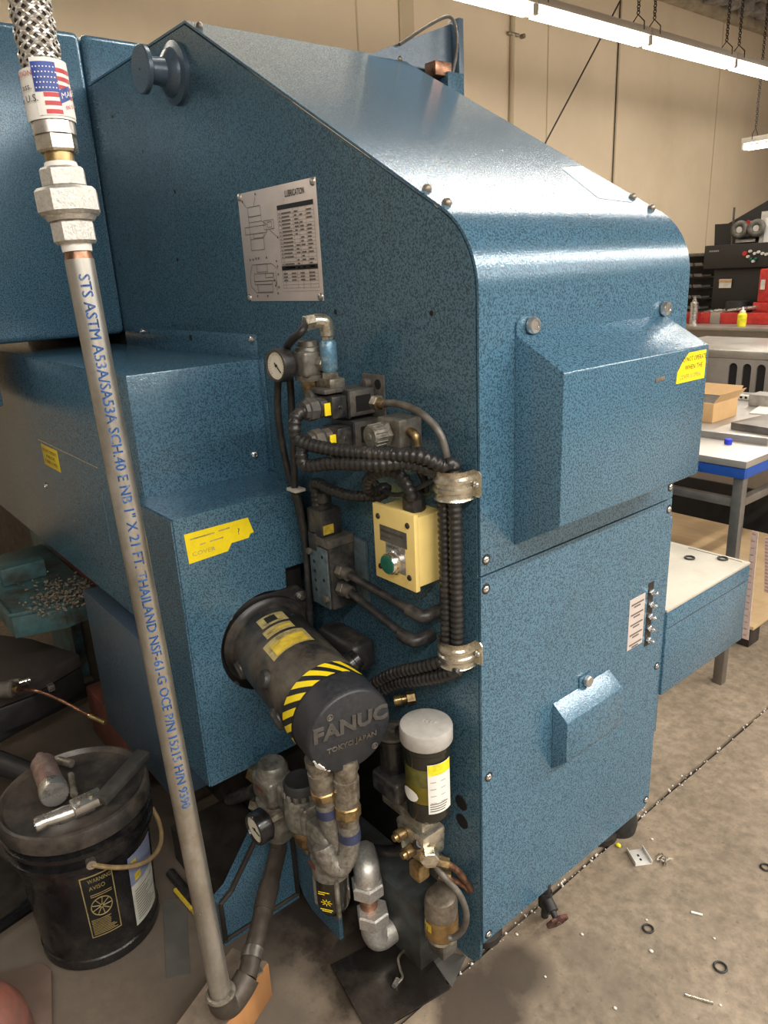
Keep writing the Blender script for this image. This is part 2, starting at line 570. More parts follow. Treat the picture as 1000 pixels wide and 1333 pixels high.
def world_of(o):
    p = Vector((0, 0, 0))
    while o is not None:
        p += o.location
        o = o.parent
    return p


def part(name, b, mat, parent, label=None, kind=None):
    o = bpy.data.objects.new(name, mesh_of(name, b, mat, world_of(parent)))
    COL.objects.link(o)
    o.parent = parent
    if label:
        o['label'] = label
    if kind:
        o['kind'] = kind
    return o


def tag(o, label=None, cat=None, group=None, kind=None):
    for k, v in (('label', label), ('category', cat), ('group', group), ('kind', kind)):
        if v:
            o[k] = v
    return o


def thing(name, loc, label, cat, group=None):
    o = bpy.data.objects.new(name, None)
    o.empty_display_size = 0.05
    o.location = loc
    COL.objects.link(o)
    return tag(o, label, cat, group)


def solo(name, b, mat, loc, label=None, cat=None, group=None, kind=None):
    o = bpy.data.objects.new(name, mesh_of(name, b, mat, Vector(loc)))
    o.location = loc
    COL.objects.link(o)
    return tag(o, label, cat, group, kind)


def clone(src, delta, label=None, parent=None, root=True):
    c = src.copy()
    COL.objects.link(c)
    if root:
        c.location = src.location + Vector(delta)
        if label:
            c['label'] = label
    else:
        c.parent = parent
    for ch in src.children:
        clone(ch, (0, 0, 0), parent=c, root=False)
    return c


def text_geo(s, size=1.0, align='LEFT', extrude=0.0, bevel=0.0, res=2, offset=0.0):
    cu = bpy.data.curves.new('t', 'FONT')
    cu.body = s
    cu.size = size
    cu.align_x = align
    cu.extrude = extrude
    cu.bevel_depth = bevel
    cu.resolution_u = res
    cu.offset = offset
    ob = bpy.data.objects.new('t', cu)
    me = bpy.data.meshes.new_from_object(ob)
    vs_ = [v.co.copy() for v in me.vertices]
    fs_ = [list(p.vertices) for p in me.polygons]
    bpy.data.objects.remove(ob)
    bpy.data.curves.remove(cu)
    bpy.data.meshes.remove(me)
    return vs_, fs_


def text_on(b, s, o, u, v, size, align='LEFT', extrude=0.0, sx=1.0, bevel=0.0, offset=0.0):
    u, v = Vector(u).normalized(), Vector(v).normalized()
    n = u.cross(v)
    vs_, fs_ = text_geo(s, size, align, extrude, bevel, 2, offset)
    o = Vector(o)
    b.faces([o + u * p.x * sx + v * p.y + n * p.z for p in vs_], fs_)
    return b


def rect_on(b, o, u, v, x0, y0, x1, y1, lift=0.0):
    """flat printed bar on a face"""
    u, v, o = Vector(u), Vector(v), Vector(o)
    n = u.cross(v)
    b.quad(o + u * x0 + v * y0 + n * lift, o + u * x1 + v * y0 + n * lift, o + u * x1 + v * y1 + n * lift, o + u * x0 + v * y1 + n * lift)
    return b


def screw(p, n, r=0.008, h=0.004, slot=True):
    b = B()
    n = Vector(n).normalized()
    b.lathe(p, n, [(0, r), (h * 0.4, r * 0.96), (h * 0.8, r * 0.7), (h, r * 0.42), (h * 0.55, r * 0.36)], 14)
    return b


def hexbolt(p, n, r=0.01, h=0.008):
    b = B()
    n = Vector(n).normalized()
    p = Vector(p)
    b.cyl(p, p + n * h * 0.25, r * 1.25, seg=18)
    b.hexn(p + n * h * 0.25, p + n * h, r)
    return b


X, Y, Z = V(1, 0, 0), V(0, 1, 0), V(0, 0, 1)

# ================================================================ THE SETTING
JX = -0.055   # expansion joint in the slab runs along y
b = B()
b.quad((JX - 0.2, -4, -0.014), (JX + 0.2, -4, -0.014), (JX + 0.2, 14, -0.014), (JX - 0.2, 14, -0.014))
fl = solo('floor', b, 'dark_iron', (0, 0, 0), kind='structure')


def slab(edge, far):
    b = B()
    n = 240
    row = []
    for i in range(n + 1):
        y = -4 + 18 * i / n
        w = 0.0045 + 0.004 * random.random() if -1 < y < 4 else 0.006
        row.append((JX + edge * w, y))
    for (x0, y0), (x1, y1) in zip(row, row[1:]):
        b.quad((x0, y0, 0), (far, y0, 0), (far, y1, 0), (x1, y1, 0))
        b.quad((x0, y0, 0), (x1, y1, 0), (x1, y1, -0.014), (x0, y0, -0.014))
    bmesh.ops.remove_doubles(b.bm, verts=b.bm.verts[:], dist=1e-5)
    return part('slab', b, 'concrete', fl)


slab(1, 8)
slab(-1, -4.35)

b = B()
for k in range(260):
    y0 = random.uniform(-0.35, 2.6) if k % 3 else random.gauss(0.6, 0.25)
    c = V(JX + random.gauss(0, 0.008), y0, -0.004 + random.uniform(0, 0.004))
    r0 = random.uniform(0.0012, 0.0042)
    b.lathe(c - Z * r0, Z, [(0, r0 * 0.7), (r0, r0), (r0 * 1.7, r0 * 0.5)], n=5)
part('joint_rubble', b, 'rag', fl, kind='stuff')
WX = -4.3
b = B()
b.box((WX - 0.15, -4, 0), (WX, 14, 4.55))
wall = solo('wall_back', b, 'wall_paint', (WX, 4, 0), kind='structure')
b = B().box((WX, 3.62, 0), (WX + 0.012, 3.78, 4.5))
part('pilaster_strip', b, 'wall_stripe', wall)
for yy in (3.18, 5.55, 6.75, 8.9):
    part('panel_joint', B().box((WX, yy - 0.008, 0), (WX + 0.004, yy + 0.008, 4.5)), 'wall_stripe', wall)
b = B().box((-4.3, -4, 4.55), (8, 14, 4.65))
solo('ceiling', b, 'ceiling_paint', (0, 4, 4.55), kind='structure')
b = B().box((WX, -4, 4.36), (WX + 0.10, 14, 4.55), 0.01)
solo('trim_1', b, 'rough_beam', (WX, 4, 4.36), kind='structure')
b = B()
for i in range(60):
    y0 = 7.0 + i * 0.09
    b.box((WX + 0.10 + random.uniform(0, 0.06), y0, 4.46 + random.uniform(-0.05, 0.03)), (WX + 0.22 + random.uniform(0, 0.12), y0 + 0.12, 4.55), 0.02)
solo('insulation_edge', b, 'foil', (WX + 0.15, 9, 4.45), 'crumpled foil insulation hanging along the ceiling edge above the beige wall', 'insulation', kind='stuff')

b = B().cyl((-4.2800, 4.9878, 2.7712), (-4.2800, 5.0084, 3.9854), 0.024, seg=14)
cp = solo('conduit_pipe', b, 'wall_stripe', (-4.2800, 4.9878, 2.7712), 'beige painted conduit pipe running up the wall', 'pipe')
q = V((-4.2800, 5.0006, 3.7089))
part('pipe_clip', B().box(q + V(-0.01, -0.07, -0.012), q + V(0.03, 0.07, 0.012), 0.004), 'dirty_nickel', cp)
part('clip_bolt', B().cyl(q + V(0.02, 0.10, -0.01), q + V(0.06, 0.10, -0.01), 0.02), 'dirty_nickel', cp)
q = V((-4.2900, 6.7093, 3.4723))
b = B().cyl((q.x, q.y, 1.2), (q.x, q.y, 4.3), 0.007, seg=8)
solo('wall_rod', b, 'brown_pipe', (q.x, q.y, 1.2), 'thin straight vertical rod against the beige wall', 'rod')
b = B().tube(spline([(-4.1000, 5.2634, 2.7610), (-4.1000, 5.8598, 3.4707), (-4.1000, 6.4296, 4.1599), (-4.1000, 6.5974, 4.3859)], 4), 0.008, 8)
solo('guy_cable', b, 'wire', (-4.1000, 5.2634, 2.7610), 'dark cable running diagonally up in front of the wall', 'cable')

# ---------------------------------------------------------------- ceiling tube fixtures
FX, FZ, FL = -3.01, 3.37, 1.465


def tube_fixture(loc, length, label, along='y', group=None):
    t = thing('tube_light', loc, label, 'light', group)
    o = V(loc)
    d = Y if along == 'y' else X
    s = X if along == 'y' else -Y
    def bx(a0, a1, s0, s1, z0, z1, bev=0.004):
        return B().box(o + d * a0 + s * s0 + Z * z0, o + d * a1 + s * s1 + Z * z1, bev)
    part('housing', bx(0.004, length - 0.004, -0.06, 0.06, 0.045, 0.10), 'fixture_white', t)
    for k in (-1, 1):
        part('tube', B().lathe(o + d * 0.035 + s * 0.036 * k, d, [(0, 0.012), (0.012, 0.021), (length - 0.082, 0.021), (length - 0.07, 0.012)], 14), 'tube_glow', t)
        for e in (0.018, length - 0.018):
            part('lamp_holder', B().box(o + d * (e - 0.012) + s * (0.036 * k - 0.016) + Z * -0.02, o + d * (e + 0.012) + s * (0.036 * k + 0.016) + Z * 0.046, 0.004), 'fixture_white', t)
    for e in (0.12, length - 0.12):
        h = B()
        p = o + d * e + Z * 0.10
        h.tube([p + s * 0.06 - Z * 0.03, p + s * 0.06 + Z * 0.03, p + Z * 0.09, p - s * 0.06 + Z * 0.03, p - s * 0.06 - Z * 0.03], 0.005, 6)
        part('hanger', h, 'wire', t)
        c = B()
        zz = 0.09
        i = 0
        while zz + o.z + 0.1 < 4.54:
            c.torus(p + Z * (zz + 0.014), (s if i % 2 else d), 0.013, 0.0042, 8, 5)
            zz += 0.021
            i += 1
        part('chain', c, 'wire', t, kind='stuff')
    return t


base_fx = tube_fixture((FX, 2.27, FZ), FL, 'bare twin tube light hung on chains in the long row before the wall', 'y', 'row of hanging tube lights')
for k in (-4, -3, -2, -1, 1, 2, 3, 4):
    clone(base_fx, (0, FL * k, 0))
tube_fixture((-3.40, 7.85, 2.78), 2.4, 'separate low tube light hung crosswise past the end of the row', 'x')

# ================================================================ THE MACHINE
SL = 0.566        # slope of the sheet above the bend
ang = math.atan(SL)


def bend_profile(x_out, top, x_left, z_end, r):
    """outer profile: flat top, slope, round bend, vertical; list of (x, z)"""
    pts = [(x_left, top), (-1.0 + (x_out) * 0, top)]
    zc0 = top - SL * (x_out + 1.0)
    t = r * math.tan((pi / 2 - ang) / 2)
    cx, cz = x_out - r, zc0 - t
    a0 = pi / 2 - ang
    for i in range(13):
        a = a0 * (1 - i / 12)
        pts.append((cx + r * cos(a), cz + r * sin(a)))
    pts.append((x_out, z_end))
    return pts


cab = thing('machine_cabinet', (-0.86, 0.36, 0), 'big blue hammertone machine cabinet with sloped top and rounded front bend', 'machine')
outer = bend_profile(0.0, 2.293, -1.72, 1.081, 0.17)
inner = bend_profile(-0.005, 2.287, -1.72, 1.081, 0.165)
b = B()
n = len(outer)
vs0 = []
for yy in (0.0015, 0.72):
    for prof in (outer, inner):
        vs0 += [(x, yy, z) for x, z in prof]
fs = []
for k in range(n - 1):
    fs += [(k, k + 1, 2 * n + k + 1, 2 * n + k), (n + k, 3 * n + k, 3 * n + k + 1, n + k + 1), (k, n + k, n + k + 1, k + 1), (2 * n + k, 2 * n + k + 1, 3 * n + k + 1, 3 * n + k)]
fs += [(n - 1, 2 * n - 1, 4 * n - 1, 3 * n - 1), (0, 2 * n, 3 * n, n)]
b.faces(vs0, fs)
part('wrap_sheet', b, 'blue', cab)
# lower side panel, bottom far corner clipped round
pl = [(0, 0.0015, 0.117), (0, 0.0015, 1.077), (0, 0.72, 1.077), (0, 0.72, 0.165)]
for i in range(6):
    a = pi / 2 * i / 5
    pl.append((0, 0.69 + 0.03 * cos(a), 0.147 - 0.03 * sin(a)))
part('lower_panel', B().prism(pl, (-0.006, 0, 0)), 'blue', cab)
# side panel (plane y = 0)
sp = [(-1.715, 0.62), (-1.715, 2.283)] + [(x, z) for x, z in bend_profile(-0.009, 2.283, -1.0, 0.09, 0.161)[1:-1]]
sp += [(-0.009, 0.085), (-0.013, 0.055), (-0.027, 0.037), (-0.05, 0.03), (-0.17, 0.03), (-0.19, 0.50), (-0.25, 0.57), (-0.80, 0.57), (-0.80, 0.62)]
part('side_panel', B().prism([(x, 0.0, z) for x, z in sp], (0, 0.008, 0)), 'blue_shaded', cab)
part('dark_core', B().box((-1.70, 0.03, 0.14), (-0.02, 0.70, 1.58)), 'dark_void', cab)  # solid core coloured near-black to give the shade behind the panel opening
part('rear_panel', B().box((-1.72, 0.712, 0.14), (-0.01, 0.72, 1.60)), 'blue', cab)
part('rear_flange', B().box((-0.30, 0.722, 0.36), (-0.006, 0.742, 1.02), 0.002), 'blue', cab)
for fx_, fy_ in ((-0.10, 0.10), (-0.10, 0.62), (-1.55, 0.10), (-1.55, 0.62)):
    part('levelling_foot', B().lathe((fx_, fy_, 0), Z, [(0, 0.055), (0.02, 0.055), (0.03, 0.02), (0.15, 0.02)], 20), 'dark_iron', cab)
part('corner_skid', B().lathe((-0.075, 0.69, 0), Z, [(0, 0.05), (0.03, 0.055), (0.06, 0.05), (0.12, 0.03)], 20), 'rubber', cab)
# screws in the right-hand face
for yy, zz in ((0.017, 1.113), (0.016, 1.049), (0.022, 0.589), (0.019, 0.134), (0.707, 0.591), (0.704, 0.141), (0.707, 1.111), (0.708, 1.051)):
    s = part('screw', screw((0, yy, zz), X, 0.0085, 0.005), 'bright_steel', cab)
    part('washer', B().cyl((0, yy, zz), (0.0012, yy, zz), 0.0115), 'dark_iron', s)
nslope = V(sin(ang), 0, cos(ang))
for xx, yy in ((-0.150, 0.022), (-0.098, 0.022), (-0.965, 0.022), (-0.150, 0.698), (-0.098, 0.698), (-0.985, 0.698)):
    zz = 2.293 - SL * (xx + 1.0)
    part('screw', B().lathe((xx, yy, zz), nslope, [(0, 0.0095), (0.004, 0.0095), (0.009, 0.006), (0.011, 0.002)], 12), 'dirty_nickel', cab)
for p in ((-1.358, 2.045), (-1.174, 1.915), (-1.216, 1.735), (-0.435, 1.591), (-0.122, 1.591), (-1.55, 2.17), (-1.68, 1.74)):
    part('drilled_hole', B().lathe((p[0], -0.0006, p[1]), -Y, [(0, 0.0055), (0.0006, 0.0048)], 12), 'dark_void', cab)  # flat disc, the dark inside of the hole is in its colour
for p in ((-0.065, 0.491), (-0.063, 0.440)):
    part('cable_hole', B().lathe((p[0], -0.0005, p[1]), -Y, [(0, 0.019), (0.0012, 0.018)], 18), 'dark_void', cab)  # no real depth, the hole's shade is painted as a dark disc
# peeled tape scar on the slope
def on_slope(x, y):
    return V(x, y, 2.293 - SL * (x + 1.0)) + nslope * 0.0008
b = B()
b.faces([on_slope(-0.29, 0.60), on_slope(-0.14, 0.545), on_slope(-0.125, 0.66), on_slope(-0.20, 0.712), on_slope(-0.31, 0.712)], [(0, 1, 2, 3, 4)])
part('tape_remnant', b, 'tape_scar', cab)
# lifting bollard
lb = part('lifting_bollard', B().lathe((-1.074, 0, 2.19), -Y, [(0, 0.074), (0.012, 0.074), (0.018, 0.058), (0.026, 0.055), (0.040, 0.034), (0.078, 0.030), (0.084, 0.050), (0.088, 0.056), (0.098, 0.056), (0.101, 0.053)], 40), 'blue_smooth', cab)
part('centre_mark', B().cyl((-1.074, -0.101, 2.19), (-1.074, -0.1015, 2.19), 0.003), 'dark_void', lb)
# grease point slot and its legend plate
slot_o = V(0.0008, 0.645, 0)
gs = part('grease_slot', B().box((-0.002, 0.634, 0.678), (0.0008, 0.660, 0.864)), 'dark_iron', cab)
for k, zz in enumerate((0.838, 0.802, 0.767, 0.732, 0.697)):
    nb = B().hexn((0.0008, 0.645, zz), (0.009, 0.645, zz), 0.0085)
    nb.lathe((0.009, 0.645, zz), X, [(0, 0.004), (0.005, 0.0035), (0.007, 0.0055), (0.011, 0.0052), (0.014, 0.002)], 12)
    part('grease_nipple', nb, 'bright_steel', gs)
lp = part('legend_plate', B().box((0, 0.550, 0.698), (0.0012, 0.621, 0.843)), 'plate_alu', cab)
b = B()
for k in range(5):
    z0 = 0.828 - k * 0.029
    b.quad((0.0016, 0.558, z0), (0.0016, 0.615, z0), (0.0016, 0.615, z0 - 0.0045), (0.0016, 0.558, z0 - 0.0045))
    b.quad((0.0016, 0.570, z0 - 0.008), (0.0016, 0.600, z0 - 0.008), (0.0016, 0.600, z0 - 0.0125), (0.0016, 0.570, z0 - 0.0125))
part('legend_lines', b, 'ink_soft', lp)

# ---------------------------------------------------------------- vent covers on the right-hand face
def hood_cover(name, label, y0, y1, zt, zb, xf, zft, zfb, flange, mat='blue'):
    t = thing(name, (0, (y0 + y1) / 2, zb), label, 'cover')
    vs_ = [(0.001, y0, zt), (0.001, y1, zt), (0.001, y1, zb), (0.001, y0, zb), (xf, y0, zft), (xf, y1, zft), (xf, y1, zfb), (xf, y0, zfb)]
    bb = B()
    bb.faces(vs_, [(0, 1, 5, 4), (4, 5, 6, 7), (0, 4, 7, 3), (1, 2, 6, 5), (3, 7, 6, 2)])
    bmesh.ops.bevel(bb.bm, geom=[e for e in bb.bm.edges if not e.is_boundary], offset=0.003, segments=2, affect='EDGES', profile=0.5)
    part('hood', bb, mat, t)
    return t


hc = hood_cover('vent_hood', 'large blue box hood bolted above the panel seam, with a torn yellow warning sticker', 0.10, 0.618, 1.547, 1.121, 0.115, 1.482, 1.187, True)
part('mounting_flange', B().prism([(0.0005, 0.100, 1.545), (0.0005, 0.100, 1.566), (0.0005, 0.112, 1.578), (0.0005, 0.622, 1.578), (0.0005, 0.628, 1.570), (0.0005, 0.628, 1.545)], (0.003, 0, 0)), 'blue', hc)
for yy in (0.140, 0.607):
    part('bolt', B().lathe((0.0035, yy, 1.560), X, [(0, 0.013), (0.003, 0.0165), (0.009, 0.0165), (0.014, 0.014), (0.014, 0.010), (0.0125, 0.009)], 20), 'steel', hc)
st = part('warning_sticker', B().prism([(0.1155, 0.532, 1.474), (0.1155, 0.605, 1.474), (0.1155, 0.604, 1.451), (0.1155, 0.606, 1.448), (0.1155, 0.605, 1.411), (0.1155, 0.487, 1.412), (0.1155, 0.489, 1.436), (0.1155, 0.510, 1.459)], (0.0006, 0, 0)), 'sticker_yellow', hc)
b = B()
text_on(b, 'O NOT OPERATE', (0.1164, 0.508, 1.4555), Y, Z, 0.0150, sx=0.85)
text_on(b, 'WHEN THE', (0.1164, 0.519, 1.4375), Y, Z, 0.0150, sx=0.95)
part('sticker_text', b, 'ink', st)
b = B()
text_on(b, 'COVER IS OPEN', (0.1164, 0.499, 1.4190), Y, Z, 0.0140, sx=0.88)
part('worn_text', b, 'label_gold', st)
part('paint_chip', B().prism([(0.1155, 0.405, 1.434), (0.1155, 0.440, 1.436), (0.1155, 0.442, 1.428), (0.1155, 0.407, 1.426)], (0.0005, 0, 0)), 'amber_grey', hc)

hs = hood_cover('vent_hood', 'small blue wedge hood low on the machine side held by one top bolt', 0.246, 0.474, 0.677, 0.492, 0.044, 0.641, 0.533, False)
part('bolt_tab', B().box((0.0005, 0.345, 0.672), (0.003, 0.395, 0.705), 0.001), 'blue', hs)
part('bolt', B().lathe((0.003, 0.370, 0.690), X, [(0, 0.012), (0.003, 0.0145), (0.012, 0.0145), (0.014, 0.012)], 18), 'steel', hs)

# ---------------------------------------------------------------- side table on the far side
sd = thing('side_table', (-0.15, 0.98, 0.48), 'blue sheet metal table with pale worn top fixed behind the cabinet', 'table')
part('apron', B().box((-0.29, 0.744, 0.478), (0.0, 1.228, 0.738), 0.004), 'blue', sd)
part('table_top', B().box((-0.292, 0.744, 0.739), (-0.001, 1.232, 0.748), 0.003), 'table_top', sd)
part('edge_groove', B().box((-0.001, 0.75, 0.690), (0.0006, 1.226, 0.6915)), 'dark_iron', sd)
part('top_groove', B().box((-0.2, 1.212, 0.748), (-0.02, 1.215, 0.7486)), 'dark_iron', sd)
for i, p in enumerate(((-0.1496, 1.1307, 0.7480), (-0.0733, 1.1944, 0.7480))):
    b = B().torus(V(p) + V(0, 0, 0.003), Z, 0.014, 0.003, 20, 8)
    solo('rubber_ring', b, 'rubber', p, 'black rubber ring lying on the pale side table top', 'ring', 'rubber rings on the side table')

# ---------------------------------------------------------------- upper housing on the left
uh = cab
b = B()
b.box((-3.2, -1.0, 1.507), (-1.722, 0.0, 2.44), 0.02, 3)
part('ram_housing', b, 'blue', uh)
part('rear_housing', B().box((-3.2, 0.004, 1.507), (-1.724, 0.62, 2.44), 0.02, 3), 'blue', uh)
part('housing_lip', B().box((-3.2, -0.95, 1.30), (-1.80, -0.425, 1.50), 0.006), 'blue', uh)
part('inner_body', B().box((-3.1, 0.012, 0.9), (-1.74, 0.6, 1.5)), 'dark_void', uh)

# bracket with its cable behind the slope
br = None
A_, B_, C_, D_ = V((-0.9800, 0.5691, 2.2801)), V((-0.9800, 0.9286, 2.4132)), V((-0.9800, 0.9602, 2.2743)), V((-0.9800, 0.7776, 2.1384))
dn = V(0, 0, -0.5)
br = part('rear_bracket', B().prism([A_, B_, B_ + dn, A_ + dn], (-0.008, 0, 0)), 'blue_smooth', cab)
E_ = V((-0.9600, 0.9431, 2.4187))
part('side_rib', B().box((-0.99, B_.y - 0.01, E_.z - 0.5), (-0.945, B_.y + 0.012, E_.z), 0.002), 'blue_smooth', br)
F_ = V((-0.9000, 0.8926, 2.2505))
part('post', B().box((-0.96, F_.y - 0.07, 1.6), (-0.90, F_.y, F_.z), 0.002), 'blue', br)
q = V((-0.9300, 0.8147, 2.2567))
part('terminal_block', B().box(q + V(-0.03, -0.035, -0.018), q + V(0.02, 0.035, 0.022), 0.003), 'copper', br)
part('cable', B().tube(spline([(-0.9700, 0.6885, 2.3206), (-0.9650, 0.8133, 2.3891), (-0.9500, 0.8822, 2.4158), (-0.9300, 0.8915, 2.3749), (-0.9300, 0.8900, 2.3118), (-0.9300, 0.8679, 2.2455), (-0.9300, 0.8460, 2.1896)], 8), 0.005, 8), 'grey_dirty', br)

# ---------------------------------------------------------------- stepped sheet metal cover
sc = thing('stepped_cover', (-1.2, -0.2, 0.45), 'stepped blue sheet metal cover bolted on the cabinet side round the black motor', 'cover')
part('upper_box', B().box((-2.75, -0.362, 0.762), (-0.793, -0.001, 1.468), 0.004), 'blue', sc)
part('bolt_flange', B().box((-1.715, -0.004, 1.466), (-0.793, -0.0005, 1.531), 0.001), 'blue', sc)
part('end_flange', B().box((-0.794, -0.004, 1.166), (-0.770, -0.0005, 1.468), 0.001), 'blue', sc)
# lower box: end face with an opening for the motor
b = B()
yb, yf, zt, zb, xe = -0.045, -0.386, 1.165, 0.447, -0.575
b.faces([(-0.87, yf, zt), (xe, yf, zt), (xe, yf, zb), (-0.87, yf, zb)], [(0, 1, 2, 3)])
b.faces([(-0.87, yf, zt), (xe, yf, zt), (xe, yb, zt), (-0.87, yb, zt)], [(0, 1, 2, 3)])
hole = [(xe, -0.180 + 0.134 * cos(a), 0.787 + 0.134 * sin(a)) for a in [radians(60 + i * 240 / 24) for i in range(25)]]
outline = [(xe, yb, zt), (xe, yf, zt), (xe, yf, zb), (xe, -0.13, zb)] + hole[::-1] + [(xe, -0.11, 0.965), (xe, yb, 0.965)]
b.faces(outline, [tuple(range(len(outline)))])
bmesh.ops.remove_doubles(b.bm, verts=b.bm.verts[:], dist=1e-5)
bmesh.ops.solidify(b.bm, geom=b.bm.faces[:], thickness=0.004)
part('lower_box', b, 'blue', sc)
part('gearbox', B().box((-0.86, -0.34, 0.50), (-0.60, -0.05, 1.12)), 'dark_void', sc)
part('step_flange', B().box((-0.80, -0.045, 1.150), (-0.69, -0.001, 1.164)), 'blue', sc)
for p, nn in (((-1.554, -0.004, 1.519), -Y), ((-0.815, -0.004, 1.518), -Y)):
    part('screw', screw(p, nn, 0.011, 0.006), 'bright_steel', sc)
part('bolt_hole', B().cyl((-1.184, -0.0042, 1.511), (-1.184, -0.005, 1.511), 0.009, seg=14), 'dark_iron', sc)
part('screw', screw((-0.793, -0.043, 1.216), X, 0.011, 0.006), 'bright_steel', sc)
part('screw', screw((-1.719, -0.362, 1.071 - 0.05), -Y, 0.010, 0.006), 'bright_steel', sc)
part('scratch_line', B().box((-1.70, -0.3632, 1.1870), (-1.115, -0.362, 1.1900)), 'bright_steel', sc)
part('latch_slot', B().box((-1.119, -0.3635, 0.957), (-1.114, -0.362, 1.116)), 'blue_nipple', sc)
s1 = part('warning_sticker', B().box((-1.675, -0.3632, 1.106), (-1.500, -0.362, 1.178), 0.0005), 'sticker_yellow', sc)
b = B()
for k, s in enumerate(('DO NOT OPERATE', 'WHEN THE', 'COVER IS OPEN')):
    text_on(b, s, (-1.5875, -0.3640, 1.156 - k * 0.019), X, Z, 0.0155, 'CENTER', sx=1.2)
part('sticker_text', b, 'ink', s1)
s2 = part('worn_sticker', B().prism([(xe + 0.0005, -0.365, 1.125), (xe + 0.0005, -0.20, 1.125), (xe + 0.0005, -0.188, 1.085), (xe + 0.0005, -0.198, 1.083), (xe + 0.0005, -0.203, 1.074), (xe + 0.0005, -0.25, 1.073), (xe + 0.0005, -0.262, 1.056), (xe + 0.0005, -0.362, 1.052)], (0.0006, 0, 0)), 'sticker_yellow', sc)
b = B()
text_on(b, '?', (xe + 0.0014, -0.232, 1.090), Y, Z, 0.022)
part('sticker_text', b, 'ink', s2)
b = B()
text_on(b, 'COVER', (xe + 0.0014, -0.352, 1.068), Y, Z, 0.014, sx=1.3)
for y0_, y1_, z0_ in ((-0.352, -0.29, 1.108), (-0.28, -0.25, 1.110), (-0.33, -0.315, 1.090), (-0.305, -0.27, 1.091)):
    b.quad((xe + 0.0014, y0_, z0_), (xe + 0.0014, y1_, z0_ + 0.001), (xe + 0.0014, y1_, z0_ + 0.004), (xe + 0.0014, y0_, z0_ + 0.003))
part('worn_text', b, 'label_gold', s2)

# ---------------------------------------------------------------- machine base under the covers
mb = cab
part('lower_cover', B().box((-1.43, -0.384, 0.215), (-0.876, -0.05, 0.722), 0.004), 'blue_smooth', mb)
part('foot_block', B().prism([(-0.52, -0.435, 0), (-0.52, -0.2, 0), (-0.52, -0.2, 0.33), (-0.52, -0.27, 0.33), (-0.52, -0.40, 0.16), (-0.52, -0.435, 0.14)], (-0.035, 0, 0)), 'blue', mb)
for pa, pb in (((-0.519, -0.435, 0.02), (-0.519, -0.2, 0.02)), ((-0.519, -0.43, 0.015), (-0.519, -0.43, 0.14)), ((-0.519, -0.43, 0.14), (-0.519, -0.397, 0.16)), ((-0.519, -0.397, 0.16), (-0.519, -0.268, 0.328)), ((-0.519, -0.268, 0.328), (-0.519, -0.205, 0.328)), ((-0.519, -0.204, 0.328), (-0.519, -0.204, 0.02))):
    part('weld_strip', B().tube([pa, pb], 0.007, 6), 'dark_iron', mb)
part('front_plate', B().prism([(-0.52, -0.196, 0.05), (-0.50, -0.196, 0.02), (-0.46, -0.196, 0.0), (-0.33, -0.196, 0.0), (-0.33, -0.196, 0.36), (-0.52, -0.196, 0.36)], (0, 0.012, 0)), 'blue_dirty', mb)
part('base_casting', B().box((-3.9, -0.22, 0.0), (-1.45, 0.6, 0.76)), 'dark_iron', mb)
part('sump', B().box((-1.35, -0.18, 0.0), (-0.51, -0.05, 0.34)), 'dark_iron', mb)
part('ledge', B().box((-0.90, -0.40, 0.0), (-0.556, -0.19, 0.12)), 'dark_iron', mb)
part('red_casting', B().prism([(-2.2, -0.262, 0.606), (-1.80, -0.262, 0.55), (-1.45, -0.262, 0.60), (-1.44, -0.262, 0.755), (-2.2, -0.262, 0.755)], (0, 0.035, 0), 0.006), 'red_cast', mb)
for p in ((-2.4404, -0.2625, 0.5179), (-2.2973, -0.2625, 0.5252), (-2.0426, -0.2625, 0.5644)):
    part('bolt_hole', B().cyl(p, V(p) - Y * 0.0015, 0.020, seg=16), 'dark_void', mb)
part('column', B().box((-2.6, -0.262, 0.0), (-2.21, -0.22, 0.755)), 'teal', mb)
b = B().box((-0.50, -0.10, 0.0), (-0.118, -0.002, 0.20), 0.003)
solo('steel_channel', b, 'block_grime', (-0.3, -0.05, 0), 'grimy dark steel block on the floor against the cabinet side below the pump', 'block')
# ================================================================ SERVO MOTOR
MC, MF = V(-0.150, -0.238, 0.755), V(-0.575, -0.178, 0.785)
ax = (MC - MF).normalized()
ML = (MC - MF).length
mu = (Y - ax * Y.dot(ax)).normalized()      # along the cap lettering
mw = ax.cross(mu).normalized()              # up on the cap


def mpt(t, a, r):
    """point on the motor: t along axis from the flange, angle a from mu towards mw"""
    return MF + ax * t + (mu * cos(a) + mw * sin(a)) * r


mo = thing('servo_motor', MF, 'black cylindrical servo motor with a yellow striped band sticking out of the cover', 'motor')
b = B()
b.lathe(MF, ax, [(-0.022, 0.122), (0.004, 0.122), (0.010, 0.112), (0.022, 0.106)], 40)
part('round_flange', b, 'motor_black', mo)
sq = []
for su, sw in ((1, 1), (-1, 1), (-1, -1), (1, -1)):
    for da in (-0.16, 0.16):
        a = math.atan2(sw, su) + da
        sq.append(MF + ax * -0.026 + (mu * cos(a) + mw * sin(a)) * 0.158)
part('square_flange', B().prism(sq, ax * 0.016, 0.003), 'motor_black', mo)
for a in (radians(45), radians(135), radians(225), radians(315)):
    p = mpt(-0.010, a, 0.140)
    part('flange_bolt', hexbolt(p, ax, 0.010, 0.014), 'steel', mo)
RB = 0.102
part('body', B().lathe(MF, ax, [(0.02, RB + 0.004), (0.04, RB), (ML - 0.13, RB), (ML - 0.125, RB - 0.003), (ML - 0.115, RB - 0.003), (ML - 0.11, RB), (ML - 0.075, RB), (ML - 0.07, RB - 0.001)], 48), 'motor_black', mo)
